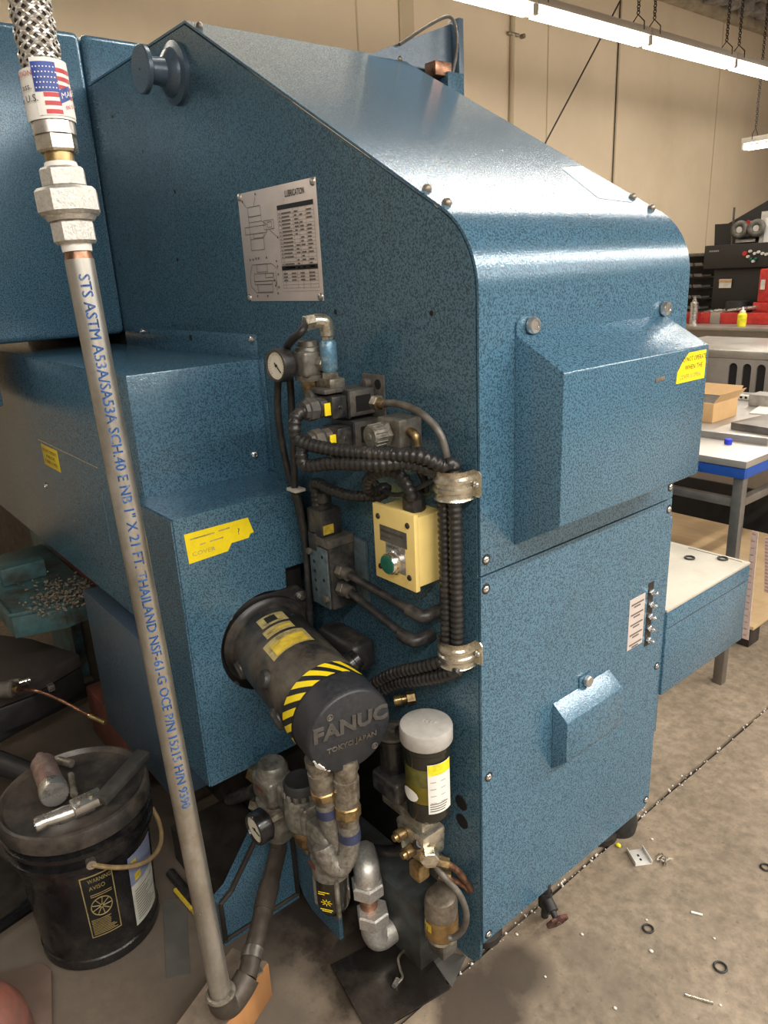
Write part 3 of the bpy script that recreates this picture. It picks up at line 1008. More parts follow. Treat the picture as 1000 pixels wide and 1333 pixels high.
ec = part('end_cap', B().lathe(MF, ax, [(ML - 0.074, RB - 0.006), (ML - 0.072, RB - 0.001), (ML - 0.012, RB - 0.002), (ML - 0.003, RB - 0.005), (ML, RB - 0.009)], 48), 'cap_black', mo)
ot = MC + ax * 0.0004
b = B()
text_on(b, 'FANUC', ot + mw * 0.006, mu, mw, 0.048, 'CENTER', 0.0026, 1.12, bevel=0.0008, offset=0.0012)
part('raised_lettering', b, 'cap_letter', ec, 'raised black lettering')
b = B()
text_on(b, 'TOKYO JAPAN', ot - mw * 0.032 + mu * 0.002, mu, mw, 0.0165, 'CENTER', 0.0014, 1.1, bevel=0.0005)
part('raised_lettering', b, 'grey_dirty', ec)
for u_, w_ in ((-0.048, 0.055), (0.058, -0.060)):
    p = MC + mu * u_ + mw * w_
    part('cap_screw', B().torus(p + ax * 0.0005, ax, 0.0065, 0.0014, 18, 6).cyl(p, p + ax * 0.001, 0.0035, seg=12), 'grey_dirty', ec)
# chipped paint at the lower edge of the cap
for k in range(7):
    a = radians(205 + k * 5 + random.uniform(-1, 1))
    s = 0.009 if k in (2, 3) else 0.0035
    t0, t1 = ML - 0.012, ML - 0.003
    b = B()
    c = mpt(ML - 0.0042, a, RB - 0.0085)
    tx = (-mu * sin(a) + mw * cos(a))
    ty = (ax * -0.6 + (mu * cos(a) + mw * sin(a)) * 0.6).normalized()
    pl_ = [c + tx * s * cos(q) * random.uniform(0.7, 1.2) + ty * s * 1.0 * sin(q) * random.uniform(0.6, 1.0) + ax * 0.0026 + (mu * cos(a) + mw * sin(a)) * 0.0026 for q in [i * pi / 4 for i in range(8)]]
    b.prism(pl_, -(ax + mu * cos(a) + mw * sin(a)) * 0.002)
    part('paint_chip', b, 'paper', ec)


def wrap(t0, t1, a0, a1, r, n=12):
    b = B()
    vv, ff = [], []
    for i in range(n + 1):
        a = a0 + (a1 - a0) * i / n
        vv += [mpt(t0, a, r), mpt(t1, a, r)]
        if i:
            ff.append((2 * i - 2, 2 * i - 1, 2 * i + 1, 2 * i))
    b.faces(vv, ff)
    return b


# striped safety tape: slanted bars wrapped round the end
tp = part('black_band', wrap(ML - 0.118, ML - 0.073, radians(40), radians(222), RB + 0.0006, 40), 'ink', mo)
for k in range(8):
    a0 = radians(58 + k * 21)
    b = B()
    vv, ff = [], []
    nseg = 6
    for i in range(nseg + 1):
        f_ = i / nseg
        t = ML - 0.118 + 0.045 * f_
        sh = -radians(22) * f_ + radians(22)
        vv += [mpt(t, a0 + sh - radians(13), RB + 0.0012), mpt(t, a0 + sh - radians(7.5), RB + 0.0012), mpt(t, a0 + sh - radians(1.8), RB + 0.0012)]
        if i:
            j = 3 * i
            ff += [(j - 3, j - 2, j + 1, j), (j - 2, j - 1, j + 2, j + 1)]
    b.faces(vv, ff)
    part('yellow_stripe', b, 'sticker_yellow', mo)
for t0, t1, a0, a1 in ((0.045, 0.088, 78, 118), (0.098, 0.130, 80, 122), (0.140, 0.205, 72, 134)):
    lb_ = part('rating_label', wrap(t0, t1, radians(a0), radians(a1), RB + 0.0008), 'label_gold', mo)
    if t0 < 0.05:
        part('label_print', wrap(t0 + 0.008, t1 - 0.008, radians(a0 + 14), radians(a1 - 10), RB + 0.0014), 'ink', lb_)
    elif t0 < 0.1:
        part('label_print', wrap(t0 + 0.012, t1 - 0.010, radians(a0 + 4), radians(a1 - 4), RB + 0.0014), 'motor_yellow', lb_)
    else:
        part('label_print', wrap(t0 + 0.02, t1 - 0.004, radians(a0 + 6), radians(a1 - 8), RB + 0.0014), 'motor_yellow', lb_)
# blanked ports
for t, a, r in ((0.205, 160, 0.021), (0.045, 196, 0.024), (0.27, 198, 0.026)):
    A = radians(a)
    nrm = mu * cos(A) + mw * sin(A)
    b = B().lathe(MF + ax * t + nrm * (RB - 0.012), nrm, [(0, r * 1.15), (0.014, r * 1.1), (0.016, r), (0.022, r * 0.9)], 22)
    part('port_plug', b, 'black_plastic', mo)
# terminal housing on the far side
b = B().box(MF + V(0.10, 0.075, -0.03), MF + V(0.26, 0.15, 0.05), 0.02, 3)
part('terminal_housing', b, 'motor_black', mo)
A = radians(28)
nrm = mu * cos(A) + mw * sin(A)
part('port_plug', B().lathe(MF + ax * 0.27 + nrm * 0.09, nrm, [(0, 0.03), (0.02, 0.028), (0.022, 0.024), (0.035, 0.022)], 20), 'black_gloss', mo)


# connectors and armoured cables below the motor
def motor_lead(label, top, path, mats, tape_at):
    t = thing('motor_cable', path[0], label, 'cable', None)
    top = V(top)
    d = (V(path[0]) - top)
    L = d.length
    d = d.normalized()
    part('connector_body', B().lathe(top, d, [(0, 0.030), (L * 0.16, 0.030), (L * 0.17, 0.026), (L * 0.30, 0.026), (L * 0.31, 0.029), (L * 0.62, 0.029), (L * 0.63, 0.027), (L * 0.7, 0.027)], 26), mats[0], t)
    part('coupling_nut', B().hexn(top + d * L * 0.70, top + d * L * 0.88, 0.031, 8), mats[1], t)
    part('ferrule', B().cyl(top + d * L * 0.88, top + d * L, 0.027, 0.024), mats[0], t)
    P = resample(spline(path, 8), 0.004)
    part('armour', B().tube(P, 0.024, 16, rf=lambda i: 0.024 + 0.0008 * (i % 2)), 'armour_grey', t)
    q = P[tape_at:tape_at + 7]
    part('blue_tape', B().tube(q, 0.0262, 16), 'tape_blue', t)
    return t


plain('tape_blue', (0.035, 0.045, 0.10), 0.45)
motor_lead('grey armoured motor cable with the shorter connector under the motor, beside the regulator', (-0.2150, -0.2838, 0.6817), [(-0.2150, -0.2742, 0.5615), (-0.2150, -0.2671, 0.4987), (-0.2100, -0.2582, 0.4430), (-0.2000, -0.2515, 0.4020), (-0.1900, -0.2582, 0.3848)], ('dirty_nickel', 'brass'), 3)
motor_lead('grey armoured motor cable with the longer connector, curling over the yellow-marked bowl', (-0.1800, -0.2376, 0.6771), [(-0.1800, -0.2428, 0.5068), (-0.1800, -0.2419, 0.4638), (-0.1800, -0.2517, 0.4226), (-0.1850, -0.2717, 0.3972), (-0.2000, -0.2893, 0.4154), (-0.2150, -0.2926, 0.4502)], ('dirty_nickel', 'brass'), 5)

# ================================================================ LUBRICATION PLATE
lub = thing('lubrication_plate', (-0.647, 0, 1.615), 'bare metal lubrication chart plate riveted on the blue side panel', 'sign')
part('plate', B().box((-0.818, -0.0016, 1.615), (-0.475, -0.0004, 1.872), 0.0004), 'plate_alu', lub)
for xx in (-0.808, -0.486):
    for zz in (1.864, 1.624):
        part('rivet', B().lathe((xx, -0.0016, zz), -Y, [(0, 0.0095), (0.003, 0.008), (0.005, 0.004)], 14), 'steel', lub)
po = V(-0.818, -0.0026, 1.615)
b = B()
text_on(b, 'LUBRICATION', po + X * 0.218 + Z * 0.229, X, Z, 0.019, sx=0.66, offset=0.0003)
part('title', b, 'ink', lub)


def pr(b, x0, y0, x1, y1):
    rect_on(b, po, X, Z, x0, y0, x1, y1, 0.0)


for z0_ in (0.204, 0.070):
    b = B()
    pr(b, 0.180, z0_, 0.330, z0_ + 0.010)
    part('header_bar', b, 'ink', lub)
b = B()
for k in range(16):
    z0 = 0.199 - k * 0.0080
    pr(b, 0.180, z0 - 0.0064, 0.330, z0 - 0.0059)
    for xx, w in ((0.185, 0.004), (0.196, random.uniform(0.03, 0.045)), (0.250, random.uniform(0.008, 0.016)) , (0.272, random.uniform(0.01, 0.02)), (0.300, random.uniform(0.012, 0.024))):
        if random.random() < 0.78:
            pr(b, xx, z0 - 0.0048, xx + w, z0 - 0.0018)
for k in range(6):
    z0 = 0.066 - k * 0.0075
    pr(b, 0.180, z0 - 0.0064, 0.330, z0 - 0.0059)
    for xx, w in ((0.185, 0.018), (0.220, 0.02), (0.258, 0.018), (0.294, 0.024)):
        if k < 3:
            pr(b, xx, z0 - 0.0048, xx + w, z0 - 0.0018)
for xx in (0.180, 0.1925, 0.245, 0.268, 0.297, 0.3295):
    pr(b, xx, 0.028, xx + 0.0007, 0.205)
part('table_print', b, 'ink_soft', lub)


def line(b, x0, y0, x1, y1, w=0.0006):
    d = V(x1 - x0, 0, y1 - y0)
    s = V(-d.z, 0, d.x).normalized() * w
    a, c = po + X * x0 + Z * y0, po + X * x1 + Z * y1
    b.quad(a - s, c - s, c + s, a + s)


def rect(b, x0, y0, x1, y1):
    line(b, x0, y0, x1, y0), line(b, x1, y0, x1, y1), line(b, x1, y1, x0, y1), line(b, x0, y1, x0, y0)


b = B()
for r_ in ((0.045, 0.200, 0.105, 0.222), (0.045, 0.187, 0.105, 0.200), (0.022, 0.160, 0.125, 0.177), (0.115, 0.166, 0.160, 0.186), (0.132, 0.170, 0.150, 0.182), (0.060, 0.150, 0.108, 0.160), (0.045, 0.122, 0.108, 0.148),
           (0.062, 0.070, 0.112, 0.088), (0.045, 0.048, 0.140, 0.066), (0.100, 0.056, 0.136, 0.066), (0.045, 0.040, 0.130, 0.048), (0.058, 0.022, 0.130, 0.040)):
    rect(b, *r_)
for l_ in ((0.105, 0.187, 0.128, 0.178), (0.108, 0.150, 0.128, 0.164), (0.040, 0.222, 0.020, 0.240), (0.075, 0.222, 0.085, 0.242), (0.140, 0.164, 0.168, 0.148),
           (0.025, 0.060, 0.040, 0.088), (0.040, 0.088, 0.135, 0.088), (0.135, 0.088, 0.160, 0.074), (0.025, 0.060, 0.025, 0.036), (0.025, 0.036, 0.052, 0.020), (0.052, 0.020, 0.130, 0.020), (0.15, 0.07, 0.15, 0.024), (0.045, 0.122, 0.045, 0.222)):
    line(b, *l_)
for p in ((0.03, 0.098), (0.045, 0.098), (0.06, 0.1), (0.072, 0.1), (0.11, 0.1), (0.155, 0.09), (0.158, 0.078), (0.158, 0.06), (0.156, 0.03), (0.15, 0.016), (0.1, 0.01), (0.05, 0.01), (0.02, 0.235), (0.085, 0.246), (0.17, 0.143), (0.14, 0.046), (0.146, 0.04), (0.142, 0.034)):
    pr(b, p[0], p[1], p[0] + 0.005, p[1] + 0.005)
part('drawing_print', b, 'ink_soft', lub)

# ================================================================ UPPER SOLENOID VALVE PAIR
uv = thing('solenoid_valve', (-0.32, -0.05, 1.30), 'stacked grey solenoid valve pair on a bracket, with two coils and yellow tags', 'valve')
part('bracket', B().box((-0.345, -0.006, 1.33), (-0.270, -0.0005, 1.463), 0.003), 'valve_grey', uv)
for xx in (-0.322, -0.289):
    part('bracket_bolt', B().cyl((xx, -0.006, 1.443), (xx, -0.020 if xx < -0.3 else -0.008, 1.443), 0.011, seg=16, bev=0.001).cyl((xx, -0.006, 1.443), (xx, -0.021 if xx < -0.3 else -0.009, 1.443), 0.005, seg=6), 'valve_grey' if xx < -0.3 else 'dark_void', uv)
for k, (z0, dx) in enumerate(((1.380, 0.0), (1.315, 0.012))):
    x0, x1 = -0.375 + dx, -0.300 + dx
    vb = part('valve_body', B().box((x0, -0.076, z0), (x1, -0.007, z0 + 0.056), 0.004), 'valve_grey', uv)
    part('gasket', B().box((x0 - 0.002, -0.081, z0 - 0.002), (x1 + 0.002, -0.076, z0 + 0.058), 0.002), 'rubber', vb)
    part('port_recess', B().box((x1, -0.060, z0 + 0.010), (x1 + 0.0008, -0.020, z0 + 0.044)), 'dark_void', vb)
    cl = part('coil', B().box((x0 + 0.012, -0.120, z0 + 0.002), (x1 - 0.002, -0.081, z0 + 0.050), 0.005), 'black_plastic', uv)
    part('coil_screw', B().cyl((x1 - 0.002, -0.100, z0 + 0.026), (x1 - 0.0005, -0.100, z0 + 0.026), 0.004, seg=12), 'bright_steel', cl)
    part('yellow_tag', B().box((x1 - 0.010, -0.136, z0 + 0.012), (x1 - 0.0065, -0.121, z0 + 0.038), 0.0005), 'sticker_yellow', uv)
    gl = part('cable_gland', B().lathe((x0 + 0.04, -0.119, z0 + 0.026), -Y, [(0, 0.022), (0.017, 0.022), (0.019, 0.018), (0.022, 0.018), (0.024, 0.025), (0.043, 0.025), (0.045, 0.020), (0.053, 0.019)], 8), 'valve_grey', uv)
part('manual_button', B().lathe((-0.37, -0.08, 1.425), -Y, [(0, 0.016), (0.05, 0.016), (0.054, 0.012)], 16), 'valve_grey', uv)
part('top_cover', B().box((-0.372, -0.128, 1.434), (-0.315, -0.078, 1.444), 0.002), 'valve_grey', uv)

# ================================================================ REGULATOR, GAUGE, NIPPLE
rg = thing('air_regulator', (-0.37, -0.10, 1.45), 'small grey air regulator with round dial gauge above the stacked valves', 'regulator')
RC = V(-0.402, -0.102, 1.492)
part('body', B().box(RC + V(-0.030, -0.032, -0.028), RC + V(0.030, 0.032, 0.028), 0.008, 3), 'regulator', rg)
part('bonnet', B().lathe(RC + Z * 0.026, Z, [(0, 0.030), (0.008, 0.028), (0.010, 0.024), (0.020, 0.022), (0.022, 0.018)], 10), 'regulator', rg)
part('base_ring', B().lathe(RC - Z * 0.036, Z, [(0, 0.032), (0.012, 0.034)], 24), 'regulator', rg)
kb = part('adjusting_knob', B().lathe(RC - Z * 0.030, -Z, [(0, 0.022), (0.010, 0.022), (0.045, 0.017), (0.048, 0.014), (0.060, 0.010)], 18), 'brass', rg)
ga = (V(0.12, -1.0, 0.02)).normalized()
gp = RC + V(-0.024, -0.030, 0.0)
part('gauge_stem', B().cyl(gp, gp + ga * 0.016, 0.012), 'brass', rg)
gc = gp + ga * 0.012
gcase = part('gauge_case', B().lathe(gc, ga, [(0, 0.030), (0.006, 0.036), (0.030, 0.036), (0.034, 0.034), (0.034, 0.030), (0.030, 0.029)], 32, cap1=False), 'black_plastic', rg)
part('dial', B().cyl(gc + ga * 0.024, gc + ga * 0.0295, 0.0298, seg=32), 'dial', gcase)
gu, gw, _g = frame(ga)
b = B()
for k in range(21):
    a = radians(-135 + k * 13.5)
    d = gw * cos(a) + gu * sin(a)
    s = gw * -sin(a) + gu * cos(a)
    p = gc + ga * 0.0298 + d * 0.0215
    L = 0.005 if k % 4 == 0 else 0.003
    b.quad(p - s * 0.0004, p + s * 0.0004, p + s * 0.0004 + d * L, p - s * 0.0004 + d * L)
part('dial_marks', b, 'ink', gcase)
d = (gw * -0.7 + gu * 0.7)
part('needle', B().tube([gc + ga * 0.0305 - d * 0.008, gc + ga * 0.0305 + d * 0.020], 0.0012, 6).cyl(gc + ga * 0.0298, gc + ga * 0.032, 0.003, seg=10), 'ink', gcase)
part('side_nut', B().hexn(RC + V(0.028, 0.01, 0), RC + V(0.045, 0.012, 0), 0.017), 'dirty_nickel', rg)

nz = V(-0.352, -0.085, 0)
pn = thing('pipe_nipple', nz + Z * 1.437, 'blue painted pipe nipple standing on the valve stack with a nickel elbow on top', 'fitting')
part('base_block', B().box(nz + V(-0.026, -0.02, 1.437), nz + V(0.026, 0.02, 1.462), 0.003), 'dirty_nickel', pn)
part('lower_nut', B().hexn(nz + Z * 1.460, nz + Z * 1.474, 0.019), 'dirty_nickel', pn)
part('nipple', B().lathe(nz + Z * 1.474, Z, [(0, 0.014), (0.006, 0.018), (0.060, 0.018), (0.066, 0.014)], 22), 'blue_nipple', pn)
part('upper_collar', B().hexn(nz + Z * 1.540, nz + Z * 1.549, 0.013), 'zinc', pn)
ez = nz + Z * 1.575
part('elbow', B().tube(spline([nz + Z * 1.549, nz + Z * 1.562, ez + V(0, -0.004, 0.002), ez + V(-0.004, -0.018, 0.005), ez + V(-0.006, -0.028, 0.005)], 5), 0.0155, 16), 'zinc', pn)
part('elbow_nut', B().hexn(ez + V(-0.006, -0.026, 0.005), ez + V(-0.010, -0.048, 0.003), 0.0165), 'zinc', pn)

# ================================================================ SMALL HOSES
def hose(name, label, pts, r, mat='rubber', n=8, cat='hose', group=None, seg=12):
    P = spline(pts, n)
    return solo(name, B().tube(P, r, seg), mat, pts[0], label, cat, group)


e0 = ez + V(-0.009, -0.046, 0.003)
hose('air_hose', 'thin black hose arching from the nickel elbow down past the gauge', [e0, (-0.3435, -0.1550, 1.5634), (-0.3808, -0.1550, 1.5453), (-0.4378, -0.1350, 1.5171), (-0.4818, -0.1050, 1.4404), (-0.4974, -0.1000, 1.3318), (-0.5115, -0.1000, 1.1799)], 0.0085)
hose('air_hose', 'long thin black hose hanging from behind the gauge down beside the stepped cover', [(-0.4814, -0.1350, 1.4647), (-0.5227, -0.1200, 1.3680), (-0.5408, -0.1000, 1.2511), (-0.5200, -0.0900, 1.1368), (-0.5098, -0.0850, 1.0278), (-0.5127, -0.0850, 0.9125), (-0.5279, -0.0800, 0.8080)], 0.0085)
hose('air_hose', 'short thin black hose branching from the cable tie into the lower valve side', [(-0.4970, -0.1050, 1.1801), (-0.5091, -0.0850, 1.0785), (-0.5145, -0.0750, 1.0031), (-0.5050, -0.0700, 0.9773), (-0.4786, -0.0680, 0.9946)], 0.0085)
tq = V((-0.5071, -0.1000, 1.1865))
solo('cable_tie', B().box(tq + V(-0.02, -0.014, -0.004), tq + V(0.02, 0.016, 0.004), 0.002), 'off_white', tq, 'pale plastic cable tie round the thin black hoses', 'tie')
hose('air_hose', 'thin grey hose curving from the stacked valve out over the speed controller', [(-0.2217, -0.0550, 1.4159), (-0.1636, -0.0550, 1.4203), (-0.1064, -0.0500, 1.4075), (-0.0654, -0.0450, 1.3787), (-0.0507, -0.0400, 1.3425), (-0.0526, -0.0350, 1.3108)], 0.0075, 'grey_dirty')
hf = V((-0.2217, -0.0550, 1.4159))
ff_ = thing('hose_fitting', hf, 'brass hose fitting screwed into the side of the stacked valve', 'fitting')
part('nut', B().hexn(hf + V(-0.022, 0, 0), hf + V(-0.004, 0, 0), 0.016), 'dirty_nickel', ff_)
part('ferrule', B().cyl(hf + V(-0.004, 0, 0), hf + V(0.012, 0, 0), 0.012, 0.009), 'brass', ff_)
hose('thin_cable', 'thin black cable looping behind the corrugated conduit into the upper clamp', [(-0.2826, -0.0300, 1.2308), (-0.2385, -0.0450, 1.2218), (-0.1816, -0.0500, 1.2275), (-0.1206, -0.0500, 1.2544), (-0.0854, -0.0400, 1.2749), (-0.0629, -0.0300, 1.2816)], 0.005, 'rubber')

# speed controller
so = V((-0.1731, -0.0500, 1.3624))
sp_ = thing('speed_controller', so, 'grey metal speed controller block with ribbed knob under the stacked valve', 'valve')
part('block', B().box(so + V(-0.040, -0.025, -0.026), so + V(0.030, 0.035, 0.030), 0.003), 'regulator', sp_)
kn = so + V(-0.010, -0.025, 0.0)
kd = V(-0.05, -1.0, -0.02).normalized()
part('lock_nut', B().hexn(kn, kn + kd * 0.012, 0.026), 'regulator', sp_)
part('knob', B().lathe(kn + kd * 0.012, kd, [(0, 0.023), (0.028, 0.023), (0.031, 0.021), (0.031, 0.008), (0.033, 0.006)], 20), 'regulator', sp_)
for k in range(16):
    u_, w_, a_ = frame(kd)
    a = 2 * pi * k / 16
    dd = u_ * cos(a) + w_ * sin(a)
    part('knob_rib', B().tube([kn + kd * 0.014 + dd * 0.023, kn + kd * 0.040 + dd * 0.023], 0.0018, 5), 'regulator', sp_)
part('outlet_elbow', B().tube(spline([so + V(0.024, 0, 0.004), so + V(0.04, 0, 0.004), so + V(0.050, 0, -0.004), so + V(0.052, 0, -0.022)], 5), 0.009, 12), 'brass', sp_)
part('outlet_nut', B().hexn(so + V(0.052, 0, -0.020), so + V(0.052, 0, -0.040), 0.013), 'black_plastic', sp_)
hose('air_hose', 'short black hose dropping from the speed controller outlet behind the conduits', [so + V(0.052, 0, -0.040), so + V(0.052, 0.004, -0.07), so + V(0.05, 0.02, -0.10), so + V(0.035, 0.035, -0.125)], 0.008)

# ================================================================ CORRUGATED CONDUITS
def conduit(label, pts, r=0.0145, pitch=0.0125):
    P = spline(pts, 10)
    return solo('corrugated_conduit', B().corr(P, r, pitch), 'conduit', pts[0], label, 'conduit', None)


CLX = (-0.066, -0.036)
conduit('black corrugated conduit from the upper valve coil, curving above its twin into both clamps',
        [(-0.335, -0.165, 1.405), (-0.336, -0.186, 1.398), (-0.334, -0.196, 1.376), (-0.325, -0.192, 1.348), (-0.2504, -0.1650, 1.3356), (-0.1522, -0.1250, 1.3338), (-0.0803, -0.0850, 1.3329), (-0.0455, -0.0520, 1.3124), (CLX[1], -0.036, 1.315), (CLX[1], -0.033, 1.276), (CLX[1], -0.032, 1.1), (CLX[1], -0.033, 0.91), (CLX[1] - 0.004, -0.035, 0.875), (-0.0327, -0.0450, 0.8681), (-0.0933, -0.0600, 0.8334), (-0.1804, -0.0750, 0.7902), (-0.2544, -0.0900, 0.7374)])
conduit('black corrugated conduit from the lower valve coil, running under its twin into both clamps',
        [(-0.322, -0.165, 1.340), (-0.324, -0.184, 1.334), (-0.322, -0.192, 1.316), (-0.312, -0.188, 1.296), (-0.2485, -0.1650, 1.3072), (-0.1558, -0.1350, 1.3135), (-0.1067, -0.0900, 1.3158), (-0.0750, -0.0550, 1.3002), (CLX[0], -0.038, 1.300), (CLX[0], -0.033, 1.27), (CLX[0], -0.032, 1.1), (CLX[0], -0.033, 0.92), (CLX[0] - 0.004, -0.037, 0.885), (-0.0736, -0.0500, 0.8769), (-0.1241, -0.0650, 0.8489), (-0.1862, -0.0800, 0.8154), (-0.2516, -0.0950, 0.7654)])
conduit('black corrugated conduit looping from the upright spool valve to the yellow button box',
        [(-0.4591, -0.0750, 1.1387), (-0.4584, -0.0760, 1.1812), (-0.4589, -0.0800, 1.2047), (-0.4254, -0.0850, 1.2122), (-0.3773, -0.0850, 1.2068), (-0.3244, -0.0750, 1.2025), (-0.2806, -0.0550, 1.2051), (-0.2569, -0.0350, 1.2088), (-0.2511, -0.0300, 1.2263), (-0.2579, -0.0550, 1.2202), (-0.2492, -0.0800, 1.2344), (-0.2317, -0.0900, 1.2602), (-0.2020, -0.0900, 1.2804), (-0.1717, -0.0800, 1.2869), (-0.1458, -0.0700, 1.2766), (-0.1330, -0.0620, 1.2499), (-0.1316, -0.0580, 1.2297)], 0.0130)


def strap(label, zc):
    xc = (CLX[0] + CLX[1]) / 2
    t = thing('pipe_clamp', (xc, 0, zc), label, 'clamp', 'conduit clamps on the cabinet side')
    hw, dep = 0.037, 0.058
    prof = []
    for i in range(15):
        a = pi * i / 14
        prof.append((xc - hw * cos(a), -0.022 - (dep - 0.022) * sin(a)))
    prof = [(xc - hw, -0.001)] + prof + [(xc + hw, -0.001)]
    inn = []
    for i, (x, y) in enumerate(prof):
        sgn = (x - xc) / hw
        inn.append((xc + (x - xc) * 0.93, min(-0.001, y + 0.0025)))
    b = B()
    n = len(prof)
    vv, ff = [], []
    zs = [(-0.030, 0.0025), (-0.026, 0.0), (-0.017, 0.0), (-0.013, 0.003), (-0.006, 0.003), (-0.003, 0.0), (0.003, 0.0), (0.006, 0.003), (0.013, 0.003), (0.017, 0.0), (0.026, 0.0), (0.030, 0.0025)]
    for dz, out in zs:
        for x, y in prof:
            k_ = 1 + out / hw
            vv.append((xc + (x - xc) * k_, y * (1 + out / dep), zc + dz))
    for j in range(len(zs) - 1):
        for i in range(n - 1):
            a = j * n + i
            ff.append((a, a + 1, a + n + 1, a + n))
    b.faces(vv, ff)
    part('strap', b, 'zinc', t)
    part('ear', B().prism([(xc + hw - 0.002, -0.0005, zc - 0.024), (xc + hw + 0.016, -0.0005, zc - 0.024), (xc + hw + 0.020, -0.0005, zc - 0.016), (xc + hw + 0.020, -0.0005, zc + 0.022), (xc + hw + 0.014, -0.0005, zc + 0.028), (xc + hw - 0.002, -0.0005, zc + 0.028)], (0, -0.003, 0)), 'zinc', t)
    part('screw', screw((xc + hw + 0.008, -0.0035, zc), -Y, 0.0075, 0.005), 'steel', t)
    return t


strap('two-pipe zinc clamp on the conduits just above the yellow button box', 1.272)
strap('two-pipe zinc clamp on the conduits below the yellow button box', 0.905)

# ================================================================ YELLOW BUTTON BOX
yb_ = thing('button_box', (-0.15, -0.04, 1.05), 'yellow push button box with one green button on the cabinet side', 'control box')
bx0, bx1, bzt, bzb, bf = -0.232, -0.100, 1.208, 1.040, -0.078
part('body', B().box((bx0 + 0.006, bf + 0.006, bzb + 0.008), (bx1 - 0.002, -0.0005, bzt - 0.008), 0.003), 'box_yellow', yb_)
lid = part('lid', B().box((bx0, bf - 0.006, bzb), (bx1, bf + 0.006, bzt), 0.002), 'box_yellow', yb_)
fy = bf - 0.006
for xx in (bx0 + 0.018, bx1 - 0.020):
    for zz in (bzt - 0.026, bzb + 0.028):
        part('lid_screw', screw((xx, fy, zz), -Y, 0.0065, 0.004), 'dark_iron', lid)
npz = part('name_plate', B().box((bx0 + 0.022, fy - 0.0010, bzt - 0.078), (bx1 - 0.024, fy, bzt - 0.043)), 'grey_dirty', lid)
b = B()
text_on(b, 'PRESS LUBRICATION BUTTON', (bx0 + 0.026, fy - 0.0014, bzt - 0.058), X, Z, 0.0085, sx=0.62)
text_on(b, 'ONCE A DAY', (bx0 + 0.026, fy - 0.0014, bzt - 0.071), X, Z, 0.0085, sx=0.62)
part('plate_text', b, 'ink', npz)
bp = part('button_plate', B().box((bx0 + 0.040, fy - 0.0010, bzb + 0.030), (bx1 - 0.030, fy, bzb + 0.090)), 'steel', lid)
b = B()
text_on(b, 'LUBRICATION', (bx0 + 0.043, fy - 0.0014, bzb + 0.0795), X, Z, 0.0085, sx=0.72)
part('plate_text', b, 'ink', bp)
bc = V((bx0 + bx1) / 2 + 0.002, fy, bzb + 0.052)
btn = part('button', B().lathe(bc - Y * 0.02, -Y, [(0, 0.019), (0.004, 0.020), (0.005, 0.017)], 24), 'green_lens', lid)
part('button_bezel', B().lathe(bc, -Y, [(0, 0.027), (0.006, 0.027), (0.008, 0.024), (0.018, 0.024), (0.022, 0.022), (0.022, 0.0195), (0.019, 0.019)], 28, cap1=False), 'bright_steel', lid)
gq = V((-0.1477, -0.0450, 1.2000))
gq = V(-0.145, -0.042, bzt - 0.008)
part('cable_gland', B().hexn(gq, gq + Z * 0.03, 0.024, 8).lathe(gq + Z * 0.03, Z, [(0, 0.021), (0.012, 0.019), (0.016, 0.016)], 12), 'black_plastic', yb_)

# ================================================================ LOWER SOLENOID VALVE
LV = V(-0.435, -0.06, 0.0)
lv = thing('spool_valve', LV + Z * 0.90, 'upright blue-grey spool valve with a black coil, between the stepped cover and yellow box', 'valve')
part('sub_plate', B().box((-0.47, -0.012, 0.905), (-0.365, -0.0005, 1.065), 0.002), 'valve_blue', lv)
vb = part('valve_body', B().box((-0.485, -0.085, 0.895), (-0.405, -0.012, 1.055), 0.004), 'black_plastic', lv)
part('face_plate', B().box((-0.485, -0.091, 0.897), (-0.412, -0.085, 1.052), 0.005), 'valve_blue', vb)
for xx, zz in ((-0.478, 1.035), (-0.420, 0.925)):
    part('cap_bolt', B().cyl((xx, -0.091, zz), (xx, -0.100, zz), 0.0085, seg=14, bev=0.001), 'valve_grey', vb)
for xx, zz in ((-0.466, 1.01), (-0.466, 0.985), (-0.466, 0.96), (-0.466, 0.935), (-0.43, 1.03), (-0.43, 0.97)):
    part('pin_hole', B().cyl((xx, -0.091, zz), (xx, -0.0915, zz), 0.0045, seg=10), 'dark_void', vb)
part('top_cap', B().box((-0.487, -0.09, 1.055), (-0.403, -0.012, 1.078), 0.003), 'valve_grey', lv)
co = part('coil', B().box((-0.485, -0.090, 1.078), (-0.425, -0.030, 1.145), 0.005), 'black_plastic', lv)
part('yellow_tag', B().box((-0.4252, -0.085, 1.085), (-0.4245, -0.055, 1.108)), 'motor_yellow', co)
part('coil_nut', B().lathe((-0.452, -0.060, 1.145), Z, [(0, 0.020), (0.006, 0.021), (0.010, 0.016), (0.014, 0.020), (0.038, 0.019), (0.041, 0.016)], 20), 'black_plastic', lv)
gq = V((-0.4651, -0.0750, 1.0944))
part('plug_connector', B().box(gq + V(-0.018, -0.018, -0.055), gq + V(0.016, 0.018, -0.010), 0.004), 'black_plastic', lv)
part('cable_gland', B().hexn(gq + Z * -0.008, gq + Z * 0.018, 0.021, 8).lathe(gq + Z * 0.018, Z, [(0, 0.018), (0.008, 0.019), (0.022, 0.016)], 14), 'black_plastic', lv)
for zz in (1.02, 0.955):
    part('side_port', B().cyl((-0.485, -0.05, zz), (-0.51, -0.055, zz), 0.013, seg=14), 'valve_grey', lv)
